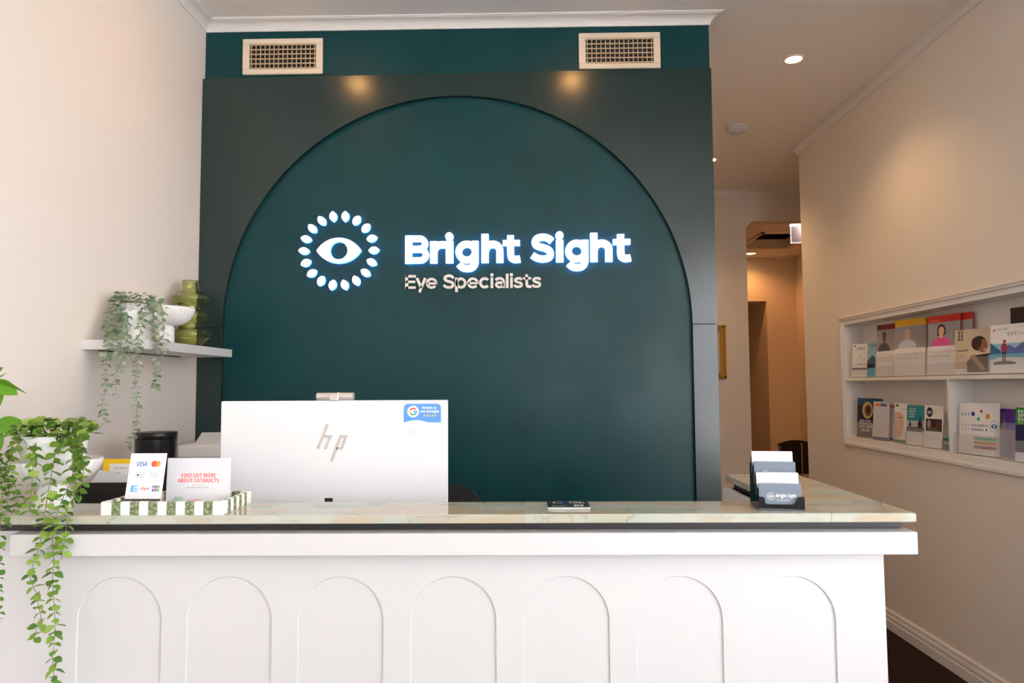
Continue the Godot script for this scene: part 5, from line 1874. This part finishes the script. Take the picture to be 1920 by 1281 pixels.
func build_hall() -> void:
	var o := thing("smoke_alarm", "round white smoke alarm on the hall ceiling", "smoke alarm", V(1.4485, CEIL, 4.69))
	var st := begin()
	lathe(st, [Vector2(0.074, 0.0), Vector2(0.074, -0.014), Vector2(0.07, -0.018), Vector2(0.066, -0.019)], Vector3.ZERO, 36)
	obj("base_ring", st, M.white, o)
	st = begin()
	lathe(st, [Vector2(0.066, -0.015), Vector2(0.067, -0.024), Vector2(0.064, -0.036), Vector2(0.05, -0.043), Vector2(0.026, -0.046), Vector2(0.024, -0.049), Vector2(0.0, -0.05)], Vector3.ZERO, 36)
	obj("cap", st, M.white, o)
	o = thing("ceiling_sensor", "small white sensor on the back room ceiling", "sensor", V(3.62, CEIL, 9.55))
	st = begin()
	lathe(st, [Vector2(0.055, 0.0), Vector2(0.05, -0.02), Vector2(0.036, -0.045), Vector2(0.0, -0.05)], Vector3.ZERO, 24)
	obj("dome", st, M.offwhite, o)

	o = thing("exit_sign", "hanging illuminated blade sign with a bright top bar past the hall opening", "exit sign", V(2.665, 2.77, 7.0))
	st = begin()
	slab(st, 0.0, 0.36, 0.172, 0.194, -0.02, 0.02, 0.003)
	obj("light_bar", st, glow(Color(1.0, 0.96, 0.9), 2.6), o)
	st = begin()
	slab(st, 0.008, 0.352, 0.01, 0.172, -0.003, 0.003)
	obj("panel", st, mat(rgb8(190, 170, 172), 0.3), o)
	st = begin()
	slab(st, 0.0, 0.009, 0.0, 0.172, -0.004, 0.004)
	slab(st, 0.351, 0.36, 0.0, 0.172, -0.004, 0.004)
	slab(st, 0.0, 0.36, 0.0, 0.011, -0.004, 0.004)
	obj("lit_edge", st, glow(Color(1.0, 0.92, 0.95), 0.75), o)
	st = begin()
	slab(st, 0.1, 0.26, 0.194, 0.34, -0.012, 0.012)
	obj("ceiling_mount", st, M.white, o)
	var l := OmniLight3D.new()
	l.name = "lamp_light"
	o.add_child(l)
	l.position = V(0.18, 0.15, -0.06)
	l.light_energy = 0.05
	l.light_size = 0.05
	l.shadow_enabled = true
	l.omni_range = 8.0

	o = thing("picture_frame", "gilt framed picture on the far wall of the hall", "picture", V(1.784, 1.4224, DF))
	st = begin()
	for q in [[0.0, 0.030, 0.0, 0.014], [0.006, 0.024, -0.008, 0.0], [0.040, 0.052, -0.010, 0.0]]:
		slab(st, -0.42 + q[0], -q[0], q[0], q[1], -0.014 + q[2] * 0.5, 0.0, 0.002)
		slab(st, -0.42 + q[0], -q[0], 0.4726 - q[1], 0.4726 - q[0], -0.014 + q[2] * 0.5, 0.0, 0.002)
		slab(st, -q[1], -q[0], q[0], 0.4726 - q[0], -0.014 + q[2] * 0.5, 0.0, 0.002)
		slab(st, -0.42 + q[0], -0.42 + q[1], q[0], 0.4726 - q[0], -0.014 + q[2] * 0.5, 0.0, 0.002)
	obj("frame", st, M.gold, o)
	st = begin()
	slab(st, -0.39, -0.03, 0.03, 0.443, -0.006, 0.0)
	obj("mount", st, mat(rgb8(214, 190, 150), 0.6), o)

	o = thing("visitor_chair", "black visitor chair with chrome tube legs in the back room", "chair", V(3.24, 0, 8.75))
	st = begin()
	var back := PackedVector2Array()
	for k in 13:
		var t := k / 12.0
		back.append(Vector2(lerpf(-0.21, 0.21, t), 0.655 + 0.045 * sin(PI * t)))
	back.append(Vector2(0.19, 0.30))
	back.append(Vector2(-0.17, 0.30))
	prism(st, back, -0.22, -0.185)
	obj("backrest", st, M.black, o)
	st = begin()
	slab(st, -0.22, 0.22, 0.38, 0.44, -0.2, 0.24, 0.015)
	obj("seat", st, M.black, o)
	for q in [[0.055, -0.235, 0.67], [-0.205, -0.235, 0.64], [-0.2, 0.22, 0.40], [0.2, 0.22, 0.40]]:
		st = begin()
		tube(st, [V(q[0], 0.0, q[1]), V(q[0], q[2], q[1])], 0.011, 0.011, 10)
		obj("leg", st, M.chrome, o)

func _ready() -> void:
	rng.seed = 7
	set_camera_and_light()
	materials()
	# lamps of the ceiling
	downlight(1.4536, 3.696, 0.7, "glowing recessed ceiling downlight between the green wall and the smoke alarm")
	downlight(1.452, 5.383, 0.9, "recessed hall downlight half hidden by the edge of the green wall")
	downlight(3.029, 9.346, 0.8, "recessed downlight in the back room ceiling past the dark hatch", 0.06, 75.0, Color(1.0, 0.66, 0.36))
	downlight(3.0, 7.3, 2.0, "added unseen fill downlight in the back room ceiling before the dark hatch", 0.06, 75.0, Color(1.0, 0.70, 0.40))  # added fill lamp, out of view above the opening, brightens the back room
	downlight(-0.937, 2.514, 0.1, "recessed ceiling downlight in front of the green arch, on the eye emblem side", 0.042, 62.0, Color(1.0, 0.78, 0.52), M.lamp_warm)
	downlight(0.283, 2.525, 0.1, "recessed ceiling downlight in front of the green arch, on the hall side", 0.042, 62.0, Color(1.0, 0.78, 0.52), M.lamp_warm)
	build_shell()
	build_arch()
	build_counter()
	build_niche()
	build_monitor()
	build_tray()
	build_cards()
	build_small()
	build_hall()
	build_brochures()
	build_plants()
